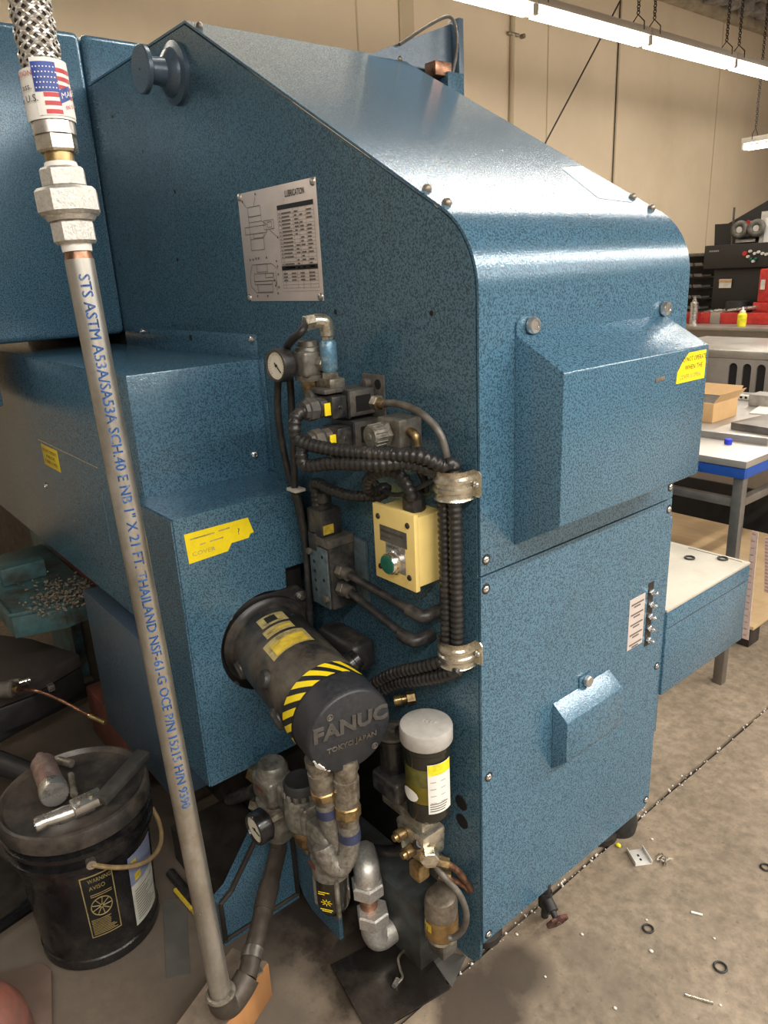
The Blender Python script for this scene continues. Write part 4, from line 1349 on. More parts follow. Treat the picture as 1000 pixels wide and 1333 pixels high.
for k, (zz, end, lab) in enumerate(((0.995, (-0.1100, -0.0120, 0.9701), 'upper'), (0.950, (-0.1421, -0.0120, 0.8989), 'lower'))):
    p0 = V(-0.405, -0.062, zz)
    e = V(end)
    t = thing('valve_pipe', p0, 'thin black pipe with end elbow, the %s one from the spool valve to the cabinet' % lab, 'pipe')
    part('hex_fitting', B().hexn(p0, p0 + V(0.018, 0.003, 0), 0.019).cyl(p0 + V(0.018, 0.003, 0), p0 + V(0.036, 0.004, -0.003), 0.016), 'valve_grey', t)
    el = V(e.x - 0.012, -0.052, e.z - 0.004)
    part('pipe_run', B().tube([p0 + V(0.03, 0.004, -0.002), el - V(0.02, 0, -0.003)], 0.0095, 12), 'black_plastic', t)
    part('elbow', B().tube(spline([el - V(0.04, 0.002, -0.005), el - V(0.012, 0, -0.002), el + V(0.0, 0.006, 0), el + V(0.006, 0.022, 0.002), el + V(0.008, 0.05, 0.003)], 5), 0.0145, 14), 'black_plastic', t)

# brass fittings on the panel
for p, d_, lab in (((-0.1266, -0.0020, 0.7966), V(-0.6, -0.55, -0.1), 'dirty brass hex fitting under the lower conduit clamp'), ((-0.2115, -0.0020, 0.7079), V(-0.55, -0.8, -0.1), 'dirty brass hex plug on the panel above the oil reservoir')):
    p = V(p)
    d_ = d_.normalized()
    t = thing('brass_fitting', p, lab, 'fitting')
    part('hex', B().hexn(p, p + d_ * 0.022, 0.016), 'brass', t)
    part('stem', B().lathe(p + d_ * 0.022, d_, [(0, 0.011), (0.012, 0.011), (0.013, 0.014), (0.030, 0.013)], 14), 'brass', t)
# ================================================================ AIR LINE UNIT UNDER THE MOTOR
AY = -0.255
fl_ = V(-0.490, AY, 0.44)
af = thing('air_filter', fl_ - Z * 0.2, 'grey air filter unit with cap and metal bowl beside the dial regulator', 'filter')
part('head', B().box(fl_ + V(-0.048, -0.040, -0.045), fl_ + V(0.048, 0.040, 0.035), 0.014, 3), 'frl_grey', af)
part('cap', B().lathe(fl_ + Z * 0.03, Z, [(0, 0.042), (0.02, 0.041), (0.030, 0.034)], 24), 'frl_grey', af)
part('bowl_ring', B().lathe(fl_ - Z * 0.045, -Z, [(0, 0.050), (0.018, 0.050), (0.020, 0.046)], 28), 'frl_grey', af)
part('bowl', B().lathe(fl_ - Z * 0.064, -Z, [(0, 0.045), (0.060, 0.045), (0.100, 0.038), (0.118, 0.022), (0.122, 0.010), (0.135, 0.008)], 28), 'frl_grey', af)
part('red_badge', B().box(fl_ + V(-0.018, -0.0412, -0.005), fl_ + V(0.016, -0.040, 0.006)), 'red_cast', af)
part('inlet_nut', B().hexn(fl_ + V(-0.048, -0.01, -0.01), fl_ + V(-0.085, -0.012, -0.012), 0.026), 'brass', af)
part('side_nut', B().hexn(fl_ + V(-0.05, -0.02, -0.095), fl_ + V(-0.075, -0.03, -0.095), 0.020), 'dirty_nickel', af)

rl = V(-0.352, AY, 0.455)
ar = thing('air_regulator', rl - Z * 0.1, 'grey regulator with ribbed round knob and black dial gauge under the motor', 'regulator')
part('body', B().lathe(rl, Z, [(-0.075, 0.020), (-0.060, 0.036), (-0.045, 0.046), (0.02, 0.044), (0.035, 0.040)], 28), 'frl_grey', ar)
part('side_lug', B().box(rl + V(0.028, -0.032, -0.05), rl + V(0.056, 0.03, 0.03), 0.010, 3), 'frl_grey', ar)
part('side_lug', B().box(rl + V(-0.075, -0.030, -0.035), rl + V(-0.03, 0.03, 0.03), 0.010, 3), 'frl_grey', ar)
kn = part('knob', B().lathe(rl + Z * 0.035, Z, [(0, 0.040), (0.012, 0.042), (0.034, 0.042), (0.040, 0.038), (0.040, 0.034), (0.038, 0.031)], 28), 'charcoal', ar)
for k in range(14):
    a = 2 * pi * k / 14
    p = rl + V(cos(a) * 0.0415, sin(a) * 0.0415, 0)
    part('knob_rib', B().box(p + V(-0.005, -0.005, 0.036), p + V(0.005, 0.005, 0.052), 0.002), 'frl_grey', kn)
part('drain_bowl', B().lathe(rl - Z * 0.06, -Z, [(0, 0.036), (0.014, 0.036), (0.016, 0.030), (0.045, 0.028), (0.060, 0.020), (0.068, 0.010), (0.085, 0.007)], 22), 'brass', ar)
ga = V(0.02, -1.0, 0.0).normalized()
g0 = rl + V(-0.045, -0.036, -0.035)
part('gauge_stem', B().hexn(g0, g0 + ga * 0.045, 0.012), 'dirty_nickel', ar)
gc = g0 + ga * 0.040
gcase = part('gauge_case', B().lathe(gc, ga, [(0, 0.032), (0.006, 0.040), (0.036, 0.040), (0.040, 0.037), (0.040, 0.033), (0.036, 0.032)], 32, cap1=False), 'black_gloss', ar)
part('dial', B().cyl(gc + ga * 0.030, gc + ga * 0.0355, 0.0325, seg=32), 'dial', gcase)
gu, gw, _g = frame(ga)
b = B()
for k in range(21):
    a = radians(-135 + k * 13.5)
    d = gw * cos(a) + gu * sin(a)
    s = gw * -sin(a) + gu * cos(a)
    p = gc + ga * 0.0358 + d * 0.024
    L = 0.005 if k % 4 == 0 else 0.003
    b.quad(p - s * 0.0005, p + s * 0.0005, p + s * 0.0005 + d * L, p - s * 0.0005 + d * L)
part('dial_marks', b, 'ink_soft', gcase)
part('needle', B().tube([gc + ga * 0.0365 - gu * 0.009, gc + ga * 0.0365 + gu * 0.022 - gw * 0.006], 0.0014, 6).cyl(gc + ga * 0.0355, gc + ga * 0.038, 0.0035, seg=10), 'ink', gcase)

ll = V(-0.248, AY, 0.44)
al = thing('oil_lubricator', ll - Z * 0.22, 'air line lubricator whose dark bowl carries yellow printing, behind the armoured cables', 'lubricator')
part('head', B().box(ll + V(-0.045, -0.038, -0.06), ll + V(0.045, 0.038, 0.03), 0.014, 3), 'frl_grey', al)
part('ring', B().lathe(ll - Z * 0.06, -Z, [(0, 0.046), (0.02, 0.047), (0.024, 0.043), (0.034, 0.045), (0.05, 0.044)], 28), 'frl_grey', al)
part('bowl', B().lathe(ll - Z * 0.11, -Z, [(0, 0.040), (0.085, 0.040), (0.105, 0.033), (0.115, 0.018)], 28), 'dark_tank', al)
for a in (radians(-140), radians(-20)):
    part('guard_bar', B().tube([ll + V(cos(a) * 0.043, sin(a) * 0.043, -0.10), ll + V(cos(a) * 0.043, sin(a) * 0.043, -0.21), ll + V(cos(a) * 0.02, sin(a) * 0.02, -0.232)], 0.006, 8), 'frl_grey', al)
part('red_badge', B().box(ll + V(-0.022, -0.0480, -0.075), ll + V(0.006, -0.046, -0.064)), 'red_cast', al)
b = B()
u_ = V(0.83, 0.55, 0).normalized()
n_ = V(0.55, -0.83, 0)
oo = ll + n_ * 0.0408
for k, (x0, x1, z0) in enumerate(((-0.020, 0.008, -0.140), (-0.020, -0.004, -0.146), (-0.018, 0.014, -0.190), (-0.014, 0.010, -0.195))):
    rect_on(b, oo, u_, Z, x0, z0, x1, z0 + 0.0028)
for k in range(8):
    a = 2 * pi * k / 8
    p0_ = oo + u_ * (-0.001 + cos(a) * 0.003) + Z * (-0.168 + sin(a) * 0.003)
    p1_ = oo + u_ * (-0.001 + cos(a) * 0.014) + Z * (-0.168 + sin(a) * 0.010)
    s_ = (u_ * -sin(a) + Z * cos(a)) * 0.001
    b.quad(p0_ - s_, p0_ + s_, p1_ + s_, p1_ - s_)
part('yellow_print', b, 'sticker_yellow', al)

# inlet corrugated stub at the machine side
p0 = V((-0.8548, -0.2200, 0.1460))
solo('cable_stub', B().corr([p0, V((-0.6446, -0.2400, 0.3111))], 0.02, 0.012), 'conduit', p0, 'black corrugated cable stub with brass end under the blue cover', 'cable')

# ================================================================ UNION ELBOW
ue = thing('union_elbow', (-0.25, -0.15, 0.05), 'steel union elbow with two large hex nuts on a short brown pipe', 'fitting')
E0 = V((-0.2481, -0.1500, 0.2820))
E1 = V((-0.2522, -0.1500, 0.2358))
part('upper_elbow', B().tube(spline([E0 + V(-0.055, 0.030, -0.022), E0 + V(-0.030, 0.016, -0.018), E0 + V(-0.006, 0.002, -0.028), E1 + V(0, 0, -0.01)], 6), 0.033, 10), 'cast', ue)
N0 = V((-0.2531, -0.1500, 0.2254))
part('upper_nut', B().hexn(N0, N0 - Z * 0.038, 0.043), 'cast', ue)
part('pipe', B().cyl(N0 - Z * 0.036, N0 - Z * 0.11, 0.023), 'copper', ue)
N1 = V((-0.2383, -0.1500, 0.1457))
part('lower_nut', B().hexn(N1, N1 - Z * 0.040, 0.043), 'cast', ue)
part('lower_elbow', B().tube(spline([N1 - Z * 0.035, N1 - Z * 0.07, N1 + V(0.004, 0.012, -0.098), N1 + V(0.006, 0.05, -0.100)], 6), 0.033, 16), 'cast', ue)

# ================================================================ LUBRICATION PUMP
rc = V(-0.092, -0.078, 0.0)
pu = thing('lubrication_pump', rc + Z * 0.38, 'oil pump with clear round reservoir, pale grey screw cap and white label', 'pump')
part('cap', B().lathe(rc + Z * 0.692, Z, [(0, 0.057), (0.004, 0.059), (0.034, 0.059), (0.038, 0.057), (0.040, 0.052)], 36), 'cap_grey', pu)
b = B()
for k in range(4):
    c = rc + Z * 0.732 + V(-0.012, -0.004, 0) + V(0.85, 0.5, 0) * (k * 0.009)
    b.box(c, c + V(0.0045, 0.009, 0.0015), 0.0004)
part('cap_ridges', b, 'cap_grey', pu, kind='stuff')
part('tank_collar', B().lathe(rc + Z * 0.676, Z, [(0, 0.0515), (0.003, 0.0545), (0.016, 0.0545)], 36), 'dark_tank', pu)
part('tank_base', B().lathe(rc + Z * 0.492, Z, [(0, 0.038), (0.012, 0.0495), (0.020, 0.0505), (0.060, 0.0505)], 36), 'dark_tank', pu)
part('oil', B().lathe(rc + Z * 0.553, Z, [(0, 0.0500), (0.045, 0.0500)], 36), 'oil', pu)
part('oil_film', B().lathe(rc + Z * 0.598, Z, [(0, 0.0505), (0.045, 0.0505), (0.045, 0.048), (0, 0.048)], 36, cap0=False, cap1=False), 'oil_film', pu)
part('tank_upper', B().lathe(rc + Z * 0.643, Z, [(0, 0.0507), (0.05, 0.0507), (0.05, 0.049), (0, 0.049)], 36, cap0=False, cap1=False), 'dark_tank', pu)  # dark upper band of the tank wall


def rwrap(c, r, a0, a1, z0, z1, n=10, poly=None):
    b = B()
    vv, ff = [], []
    for i in range(n + 1):
        a = radians(a0 + (a1 - a0) * i / n)
        e = 1.0 if poly is None else poly(i / n)
        zm, zh = (z0 + z1) / 2, (z1 - z0) / 2 * e
        vv += [c + V(cos(a) * r, sin(a) * r, zm - zh), c + V(cos(a) * r, sin(a) * r, zm + zh)]
        if i:
            ff.append((2 * i - 2, 2 * i, 2 * i + 1, 2 * i - 1))
    b.faces(vv, ff)
    return b


lb_ = part('label', rwrap(rc, 0.0535, -42, 24, 0.532, 0.660), 'paper', pu)
part('label_band', rwrap(rc, 0.0538, -41, 23, 0.632, 0.659), 'bottle_yellow', lb_)
b = B()
for k in range(4):
    for a0 in (-36, -10):
        bb = rwrap(rc, 0.0538, a0, a0 + 14, 0.614 - k * 0.018, 0.6152 - k * 0.018, 3)
        bb.bm.verts.index_update()
        b.faces([v.co.copy() for v in bb.bm.verts], [[v.index for v in f.verts] for f in bb.bm.faces])
        bb.bm.free()
for k in range(4):
    bb = rwrap(rc, 0.0538, -38, 10 - 3 * k, 0.556 - k * 0.006, 0.5585 - k * 0.006, 5)
    bb.bm.verts.index_update()
    b.faces([v.co.copy() for v in bb.bm.verts], [[v.index for v in f.verts] for f in bb.bm.faces])
    bb.bm.free()
part('label_print', b, 'ink_soft', lb_)
part('oval_badge', rwrap(rc, 0.0537, -118, -66, 0.556, 0.588, 14, poly=lambda f_: max(0.02, math.sqrt(max(0, 1 - (2 * f_ - 1) ** 2)))), 'paper', pu)
# pump body below and left of the tank
pb = V(-0.135, -0.085, 0.47)
part('mounting_body', B().box(pb + V(-0.085, -0.03, -0.005), pb + V(0.060, 0.06, 0.022), 0.006), 'dirty_nickel', pu)
part('valve_body', B().prism([pb + V(0.0, -0.045, -0.085), pb + V(0.075, -0.045, -0.075), pb + V(0.08, -0.045, 0.0), pb + V(-0.02, -0.045, 0.0)], (0, 0.07, 0), 0.008), 'zinc', pu)
part('motor_housing', B().box(pb + V(-0.115, -0.035, 0.018), pb + V(-0.020, 0.05, 0.075), 0.010, 3), 'black_plastic', pu)
part('pump_motor', B().lathe(pb + V(-0.085, 0.015, 0.07), Z, [(0, 0.036), (0.08, 0.036), (0.082, 0.040), (0.092, 0.040), (0.098, 0.030)], 26), 'black_gloss', pu)
part('motor_cap', B().lathe(pb + V(-0.085, 0.015, 0.166), Z, [(0, 0.041), (0.008, 0.041), (0.012, 0.016), (0.018, 0.014)], 26), 'grey_dirty', pu)
for dx, dz in ((0.012, -0.022), (0.040, -0.052)):
    p = pb + V(dx, -0.046, dz)
    part('brass_screw', B().lathe(p, -Y, [(0, 0.014), (0.02, 0.014), (0.022, 0.010), (0.030, 0.008)], 14), 'brass', pu)
part('outlet_nut', B().hexn(pb + V(0.080, -0.03, -0.045), pb + V(0.100, -0.045, -0.045), 0.022), 'zinc', pu)
part('outlet_block', B().box(pb + V(0.035, -0.055, -0.125), pb + V(0.072, -0.02, -0.080), 0.006), 'brass', pu)
conduit('short black corrugated conduit running into the oil pump valve body from the dark opening', [(-0.4123, -0.0700, 0.1872), (-0.3013, -0.0800, 0.2437), (-0.1801, -0.1000, 0.3375), (-0.0698, -0.1250, 0.4507)], 0.0135, 0.011)
conduit('stub of black corrugated conduit beside the pump motor cap under the motor end', [(-0.2654, -0.0900, 0.6053), (-0.2328, -0.0750, 0.6255), (-0.1927, -0.0600, 0.6535)], 0.0135, 0.011)

hose('drain_hose', 'thin grey hose curving from the oil pump round the small amber filter', [(-0.0602, -0.1000, 0.4136), (-0.0487, -0.1000, 0.3825), (-0.0249, -0.0900, 0.3537), (-0.0015, -0.0750, 0.3213), (0.0147, -0.0700, 0.2767), (0.0064, -0.0700, 0.2245), (-0.0146, -0.0800, 0.1868), (-0.0249, -0.0900, 0.1833)], 0.0075, 'grey_dirty')
hose('copper_tube', 'thin copper tube bending from the pump outlet onto the cabinet side', [(-0.0461, -0.0900, 0.3953), (-0.0373, -0.0700, 0.3755), (-0.0359, -0.0400, 0.3344), (-0.0363, -0.0150, 0.2855), (-0.0358, -0.0030, 0.2569)], 0.008, 'copper', cat='tube')
hose('copper_tube', 'second copper tube lying shadowed under the first between pump and cabinet', [(-0.0531, -0.0800, 0.3462), (-0.0466, -0.0550, 0.3163), (-0.0443, -0.0200, 0.2784), (-0.0400, -0.0040, 0.2521)], 0.007, 'copper', cat='tube')
for p, lb2 in (((-0.0414, -0.0850, 0.3910), 'small brass tube nut on the upper copper tube'), ((-0.0483, -0.0750, 0.3420), 'small brass tube nut on the shadowed lower copper tube')):
    p = V(p)
    solo('tube_nut', B().hexn(p + V(-0.010, -0.012, 0.003), p + V(0.010, 0.008, -0.004), 0.013), 'brass', p, lb2, 'fitting')

sf = V(-0.072, -0.068, 0.0)
of = thing('oil_filter', sf + Z * 0.10, 'small round amber oil filter bowl with a yellow tag, low beside the drain hose', 'filter')
part('bowl', B().lathe(sf + Z * 0.150, Z, [(0, 0.036), (0.004, 0.041), (0.095, 0.040), (0.108, 0.036), (0.114, 0.027), (0.115, 0.0)], 32, cap1=False), 'amber_grey', of)
part('amber_band', B().lathe(sf + Z * 0.154, Z, [(0, 0.0415), (0.055, 0.0412)], 32, cap0=False, cap1=False), 'amber', of)
part('base_ring', B().lathe(sf + Z * 0.138, Z, [(0, 0.034), (0.003, 0.040), (0.012, 0.040)], 32), 'zinc', of)
part('base_block', B().box(sf + V(-0.03, -0.02, 0.085), sf + V(0.025, 0.03, 0.138), 0.006), 'grey_dirty', of)
tg = part('yellow_tag', rwrap(sf, 0.0420, -110, -78, 0.178, 0.202, 6), 'motor_yellow', of)
b = B()
text_on(b, 'S1', sf + V(-0.0125, -0.0432, 0.1845), V(1, -0.12, 0), Z, 0.016)
part('tag_text', b, 'ink', tg)
part('wall_bracket', B().box((-0.16, -0.03, 0.235), (-0.10, -0.002, 0.30), 0.006).box((-0.12, -0.06, 0.22), (-0.09, -0.02, 0.245), 0.004), 'grey_dirty', of)

# ================================================================ DRAIN VALVE
dv = thing('drain_valve', (-0.02, 0.255, 0.02), 'black drain valve with small red handwheel hanging under the machine side', 'valve')
d0 = V(-0.012, 0.252, 0.117)
part('body', B().tube([d0 + Z * 0.01, d0 - Z * 0.03], 0.014, 14).tube([d0 - Z * 0.02, d0 - Z * 0.065], 0.018, 14).tube([d0 - Z * 0.06, d0 - Z * 0.105], 0.010, 12), 'rubber', dv)
hd = V(0.86, -0.30, -0.42).normalized()
hb = d0 - Z * 0.038
part('stem', B().tube([hb, hb + hd * 0.040], 0.016, 12).tube([hb + hd * 0.038, hb + hd * 0.062], 0.008, 10), 'rubber', dv)
hu, hw_, _h = frame(hd)
hc_ = hb + hd * 0.064
ring = [hc_ + (hu * cos(2 * pi * k / 32) + hw_ * sin(2 * pi * k / 32)) * (0.026 + 0.0022 * cos(8 * 2 * pi * k / 32)) for k in range(33)]
hwl = part('handwheel', B().tube(ring, 0.005, 8, caps=False).cyl(hc_ - hd * 0.003, hc_ + hd * 0.003, 0.022, seg=20).cyl(hc_, hc_ + hd * 0.006, 0.008, seg=12), 'handwheel', dv)

# ================================================================ FLOOR LITTER BY THE MACHINE
mt = V(0, 0, 0.002)
b = B().prism([V((-0.2835, -0.2591, 0.0000)), V((-0.2383, -0.0274, 0.0000)), V((-0.0373, -0.0779, 0.0000)), V((-0.0729, -0.2993, 0.0000))], (0, 0, 0.007), 0.001)
solo('oily_plate', b, 'wet_plate', (-0.1736, -0.1748, 0.0000), 'black oily square plate lying on the floor under the union elbow', 'plate')
b = B().prism([V((-0.2048, -0.0436, 0.0000)), V((-0.1474, -0.0281, 0.0000)), V((-0.0730, 0.0147, 0.0000)), V((-0.0377, -0.0723, 0.0000)), V((-0.1495, -0.0506, 0.0000))], (0, 0, 0.003))
solo('floor_shim', b, 'galv_floor', (-0.1085, -0.0380, 0.0000), 'thin grey sheet scrap on the floor under the cabinet corner', 'scrap')
hose('steel_clip', 'bent shiny steel strip lying on the oily plate', [(-0.1863, -0.0836, 0.0120), (-0.1749, -0.1244, 0.0200), (-0.1516, -0.1398, 0.0120), (-0.1319, -0.1492, 0.0120), (-0.1264, -0.1739, 0.0120)], 0.0035, 'dirty_nickel', 5, 'scrap')
b = B().tube([(-0.1348, -0.1618, 0.0120), (-0.1258, -0.1817, 0.0140)], 0.0065, 8)
solo('steel_pin', b, 'steel', (-0.1308, -0.1727, 0.0120), 'short bright steel pin at the end of the bent strip', 'pin')
b = B().tube([(-0.2340, -0.0922, 0.0200), (-0.2281, -0.1336, 0.0200)], 0.009, 10)
solo('steel_pin', b, 'steel', (-0.2310, -0.1130, 0.0200), 'polished round steel pin leaning under the union elbow', 'pin')

q = V((0.0364, 0.6252, 0.0000))
rt = Matrix.Rotation(radians(-32), 3, 'Z')
t = thing('channel_clip', q, 'small galvanised channel clip with two slots lying on the floor', 'clip')
def clipbox(a, c, z0, z1):
    return B().box(q + V(a[0], a[1], z0), q + V(c[0], c[1], z1), 0.0008, rot=rt, pivot=q)
part('base', clipbox((-0.030, -0.026), (0.030, 0.026), 0.001, 0.004), 'clip_zinc', t)
part('flange', clipbox((-0.030, 0.023), (0.030, 0.026), 0.004, 0.016), 'clip_zinc', t)
part('flange', clipbox((-0.030, -0.026), (0.030, -0.023), 0.004, 0.016), 'clip_zinc', t)
for dx in (-0.006, 0.010):
    part('slot', clipbox((dx - 0.004, -0.003), (dx + 0.004, 0.003), 0.004, 0.0046), 'dark_void', t)
q = V((0.0918, 0.6684, 0.0000))
b = B()
for k in range(26):
    a0, r0 = random.uniform(0, 6.28), random.uniform(0.004, 0.022)
    c = q + V(cos(a0) * r0, sin(a0) * r0 * 0.8, 0.003 + random.uniform(0, 0.008))
    a1 = random.uniform(0, 6.28)
    e = V(cos(a1), sin(a1), random.uniform(-0.2, 0.5)) * 0.009
    b.tube([c - e, c + e * 0.2 + V(0, 0, 0.004), c + e], 0.0016, 4)
solo('metal_shavings', b, 'chip', q, 'small tangle of metal shavings beside the channel clip on the floor', 'shavings', kind='stuff')
for p, r, lab in (((0.1880, 0.4265, 0.0030), 0.0125, 'small black rubber ring on the concrete'), ((0.3657, 0.4579, 0.0030), 0.0145, 'small black rubber ring on the concrete'), ((0.2971, 0.8542, 0.0030), 0.0125, 'small black rubber ring on the concrete')):
    solo('rubber_ring', B().torus(V(p) + Z * 0.0005, Z, r, 0.0027, 20, 8), 'rubber', p, lab, 'ring', 'rubber rings on the floor')
b = B().tube([(0.3461, 0.3270, 0.0030), (0.4006, 0.3564, 0.0030)], 0.003, 6)
solo('wire_rod', b, 'zinc', (0.3724, 0.3420, 0.0030), 'short straight tan rod lying on the open concrete', 'rod')
b = B().tube([(0.2350, 0.5577, 0.0030), (0.2602, 0.5709, 0.0030)], 0.003, 6)
solo('paper_stick', b, 'white', (0.2469, 0.5636, 0.0030), 'short white stick lying on the open concrete', 'stick')
b = B().ball(V((-0.0299, 0.6195, 0.0060)), 0.008, 8, (1.2, 0.8, 0.8))
solo('green_crumb', b, 'bottle_yellow', (-0.0334, 0.6253, 0.0000), 'small yellow green crumb lying on the floor joint', 'crumb')
for k, (px_, p) in enumerate(((0.005, (0.2291, 0.3739, 0.0000)), (0.004, (0.0832, 0.2864, 0.0000)), (0.004, (0.2554, 0.1770, 0.0000)), (0.004, (0.0222, 0.7181, 0.0000)), (0.003, (0.1696, 0.4495, 0.0000)), (0.003, (0.0957, 0.1197, 0.0000)), (0.003, (0.4130, 0.3652, 0.0000)), (0.004, (-0.0303, 0.1605, 0.0000)), (0.003, (0.3150, 0.5264, 0.0000)))):
    solo('pebble', B().ball(V(p) + Z * px_ * 0.6, px_, 8, (1.2, 0.9, 0.6)), 'rag', p, 'tiny pale pebble of concrete on the floor', 'pebble', 'crumbs on the floor')

# ================================================================ RISER PIPE
def cut_text(s, size=1.0):
    """lettering sliced across so that it can follow a round surface"""
    v0, f0 = text_geo(s, size)
    t = bmesh.new()
    bv = [t.verts.new(v) for v in v0]
    for f in f0:
        try:
            t.faces.new([bv[i] for i in f])
        except ValueError:
            pass
    for k in range(-2, 8):
        bmesh.ops.bisect_plane(t, geom=t.verts[:] + t.edges[:] + t.faces[:], plane_co=(0, size * 0.1 * k, 0), plane_no=(0, 1, 0))
    t.verts.index_update()
    out = [v.co.copy() for v in t.verts], [[v.index for v in f.verts] for f in t.faces]
    t.free()
    return out


RY = -0.566
rp0, rp1 = V((-0.2502, -0.5620, 0.1871)), V((-0.3442, -0.5700, 1.7130))
rd = (rp1 - rp0).normalized()
PR = 0.0229
rp = thing('riser_pipe', rp0, 'galvanised steel riser pipe with blue lettering standing before the stepped cover', 'pipe')
part('pipe', B().cyl(rp0, rp1, PR, seg=32), 'galv', rp)
# lettering wrapped on the pipe, read from the top down
vs_, fs_ = cut_text('STS ASTM A53A/SA53A SCH.40 E NB 1" X 21 FT. THAILAND NSF-61-G OCE P/N 15215 H/N 9390')
wd = max(v.x for v in vs_)
Lp = (rp1 - rp0).length
view = (Vector((0.937, -0.989, 1.67)) - (rp0 + rp1) / 2)
view = (view - rd * view.dot(rd)).normalized()
side = rd.cross(view).normalized()
t0_, t1_ = Lp * 0.985, Lp * 0.325
b = B()
vv = []
hh = 0.025
for v in vs_:
    t = t0_ + (t1_ - t0_) * v.x / wd
    a = radians(8) + ((v.y - 0.35) * hh) / PR
    vv.append(rp0 + rd * t + (view * cos(a) + side * sin(a)) * (PR + 0.0006))
b.faces(vv, fs_)
b.faces([p - rd * 0.0011 for p in vv], fs_)
part('pipe_lettering', b, 'ink_blue', rp, 'blue stencilled lettering')
part('thread', B().lathe(rp1, rd, [(0, PR - 0.001), (0.012, PR - 0.003), (0.02, PR - 0.003)], 28), 'copper', rp)
u0 = rp1 + rd * 0.012
part('thread_tape', B().lathe(u0, rd, [(0, PR), (0.012, PR + 0.001)], 28), 'white', rp)
u1 = u0 + rd * 0.012
part('union_lower', B().hexn(u1, u1 + rd * 0.034, 0.034, 8), 'cast', rp)
part('union_collar', B().lathe(u1 + rd * 0.034, rd, [(0, 0.035), (0.008, 0.040)], 28), 'cast', rp)
part('union_nut', B().hexn(u1 + rd * 0.042, u1 + rd * 0.082, 0.049, 8), 'cast', rp)
part('union_upper', B().hexn(u1 + rd * 0.082, u1 + rd * 0.112, 0.035, 8), 'cast', rp)
part('upper_tape', B().lathe(u1 + rd * 0.112, rd, [(0, 0.026), (0.008, 0.024)], 28), 'white', rp)
part('hose_adapter', B().lathe(u1 + rd * 0.120, rd, [(0, 0.022), (0.014, 0.022)], 28), 'brass', rp)
h0 = u1 + rd * 0.134
part('adapter_nut', B().hexn(h0, h0 + rd * 0.026, 0.032), 'zinc', rp)
h1 = h0 + rd * 0.030

bh = thing('braided_hose', h1, 'stainless steel braided hose rising above the galvanised pipe', 'hose')
hpts = [h1 - rd * 0.004, h1 + rd * 0.15, h1 + rd * 0.30 + X * -0.004, h1 + rd * 0.45 + X * -0.012, h1 + rd * 0.62 + X * -0.024]
HP = resample(spline(hpts, 12), 0.0016)
HR = 0.031
part('inner_tube', B().tube(HP, HR - 0.0035, 24), 'dark_iron', bh)
part('crimp_sleeve', B().cyl(h1 - rd * 0.006, h1 + rd * 0.03, HR + 0.001, seg=28), 'steel', bh)
NS = 10
turn = 2 * pi / 0.15
n = len(HP)
u, w, a_ = frame(rd)
b = B()
for s_ in (1, -1):
    for k in range(NS):
        vv, ff = [], []
        for i, p in enumerate(HP):
            L = i * 0.0016
            a = 2 * pi * k / NS + s_ * turn * L
            ph = a * NS / 2 + (0 if s_ > 0 else pi / 2)
            ov = 0.0013 * math.sin(NS * turn * L + pi * k + (0 if s_ > 0 else pi))
            hwid = 0.0050 / HR
            for da, dr in ((-hwid, -0.0010), (0, 0.0004), (hwid, -0.0010)):
                aa = a + da
                vv.append(p + (u * cos(aa) + w * sin(aa)) * (HR - 0.001 + ov + dr))
            if i:
                j = 3 * i
                ff += [(j - 3, j - 2, j + 1, j), (j - 2, j - 1, j + 2, j + 1)]
        b.faces(vv, ff)
part('braid', b, 'braid', bh, 'woven bright steel wire braid', kind='stuff')

# tag wrapped round the braid
cc = h1 + rd * 0.012
tgr = HR + 0.0035


def tagpt(a, t, r=tgr):
    return cc + rd * t + (view * cos(a) + side * sin(a)) * r


def tagwrap(a0, a1, t0, t1, r, n=14, slant=0.0):
    b = B()
    vv, ff = [], []
    for i in range(n + 1):
        f_ = i / n
        a = radians(a0 + (a1 - a0) * f_)
        vv += [tagpt(a, t0 + slant * f_, r), tagpt(a, t1 + slant * f_, r)]
        if i:
            ff.append((2 * i - 2, 2 * i, 2 * i + 1, 2 * i - 1))
    b.faces(vv, ff)
    return b


ht = thing('hose_tag', cc, 'white paper tag with red, white and blue flag print wrapped on the hose end', 'tag')
part('paper', tagwrap(-100, 100, 0.0, 0.070, tgr), 'paper', ht)
part('flag_sticker', tagwrap(-28, 80, 0.004, 0.082, tgr + 0.001), 'paper', ht)
for k in range(6):
    t0 = 0.006 + k * 0.0115
    part('red_stripe', tagwrap((-8 if k < 3 else 30), (30 if k < 2 else 74), t0, t0 + 0.0058, tgr + 0.0016), 'flag_red', ht)
part('blue_canton', tagwrap(-26, 30, 0.036, 0.076, tgr + 0.0018), 'flag_blue', ht)
b = B()
for r_ in range(5):
    for c_ in range(7):
        a = radians(-21 + c_ * 7.5 + (3.5 if r_ % 2 else 0))
        p = tagpt(a, 0.041 + r_ * 0.007, tgr + 0.0023)
        tx = (view * -sin(a) + side * cos(a)) * 0.0009
        b.quad(p - tx - rd * 0.0009, p + tx - rd * 0.0009, p + tx + rd * 0.0009, p - tx + rd * 0.0009)
part('star_print', b, 'white', ht)
part('blue_banner', tagwrap(28, 62, 0.020, 0.038, tgr + 0.0019, slant=0.010), 'flag_blue', ht)


def tag_text(s, a0, t, size, mat, slant=0.0):
    vs2, fs2 = text_geo(s, size)
    b = B()
    b.faces([tagpt(radians(a0) + v.x / tgr, t + v.y + slant * v.x, tgr + 0.0026) for v in vs2], fs2)
    part('tag_text', b, mat, ht)


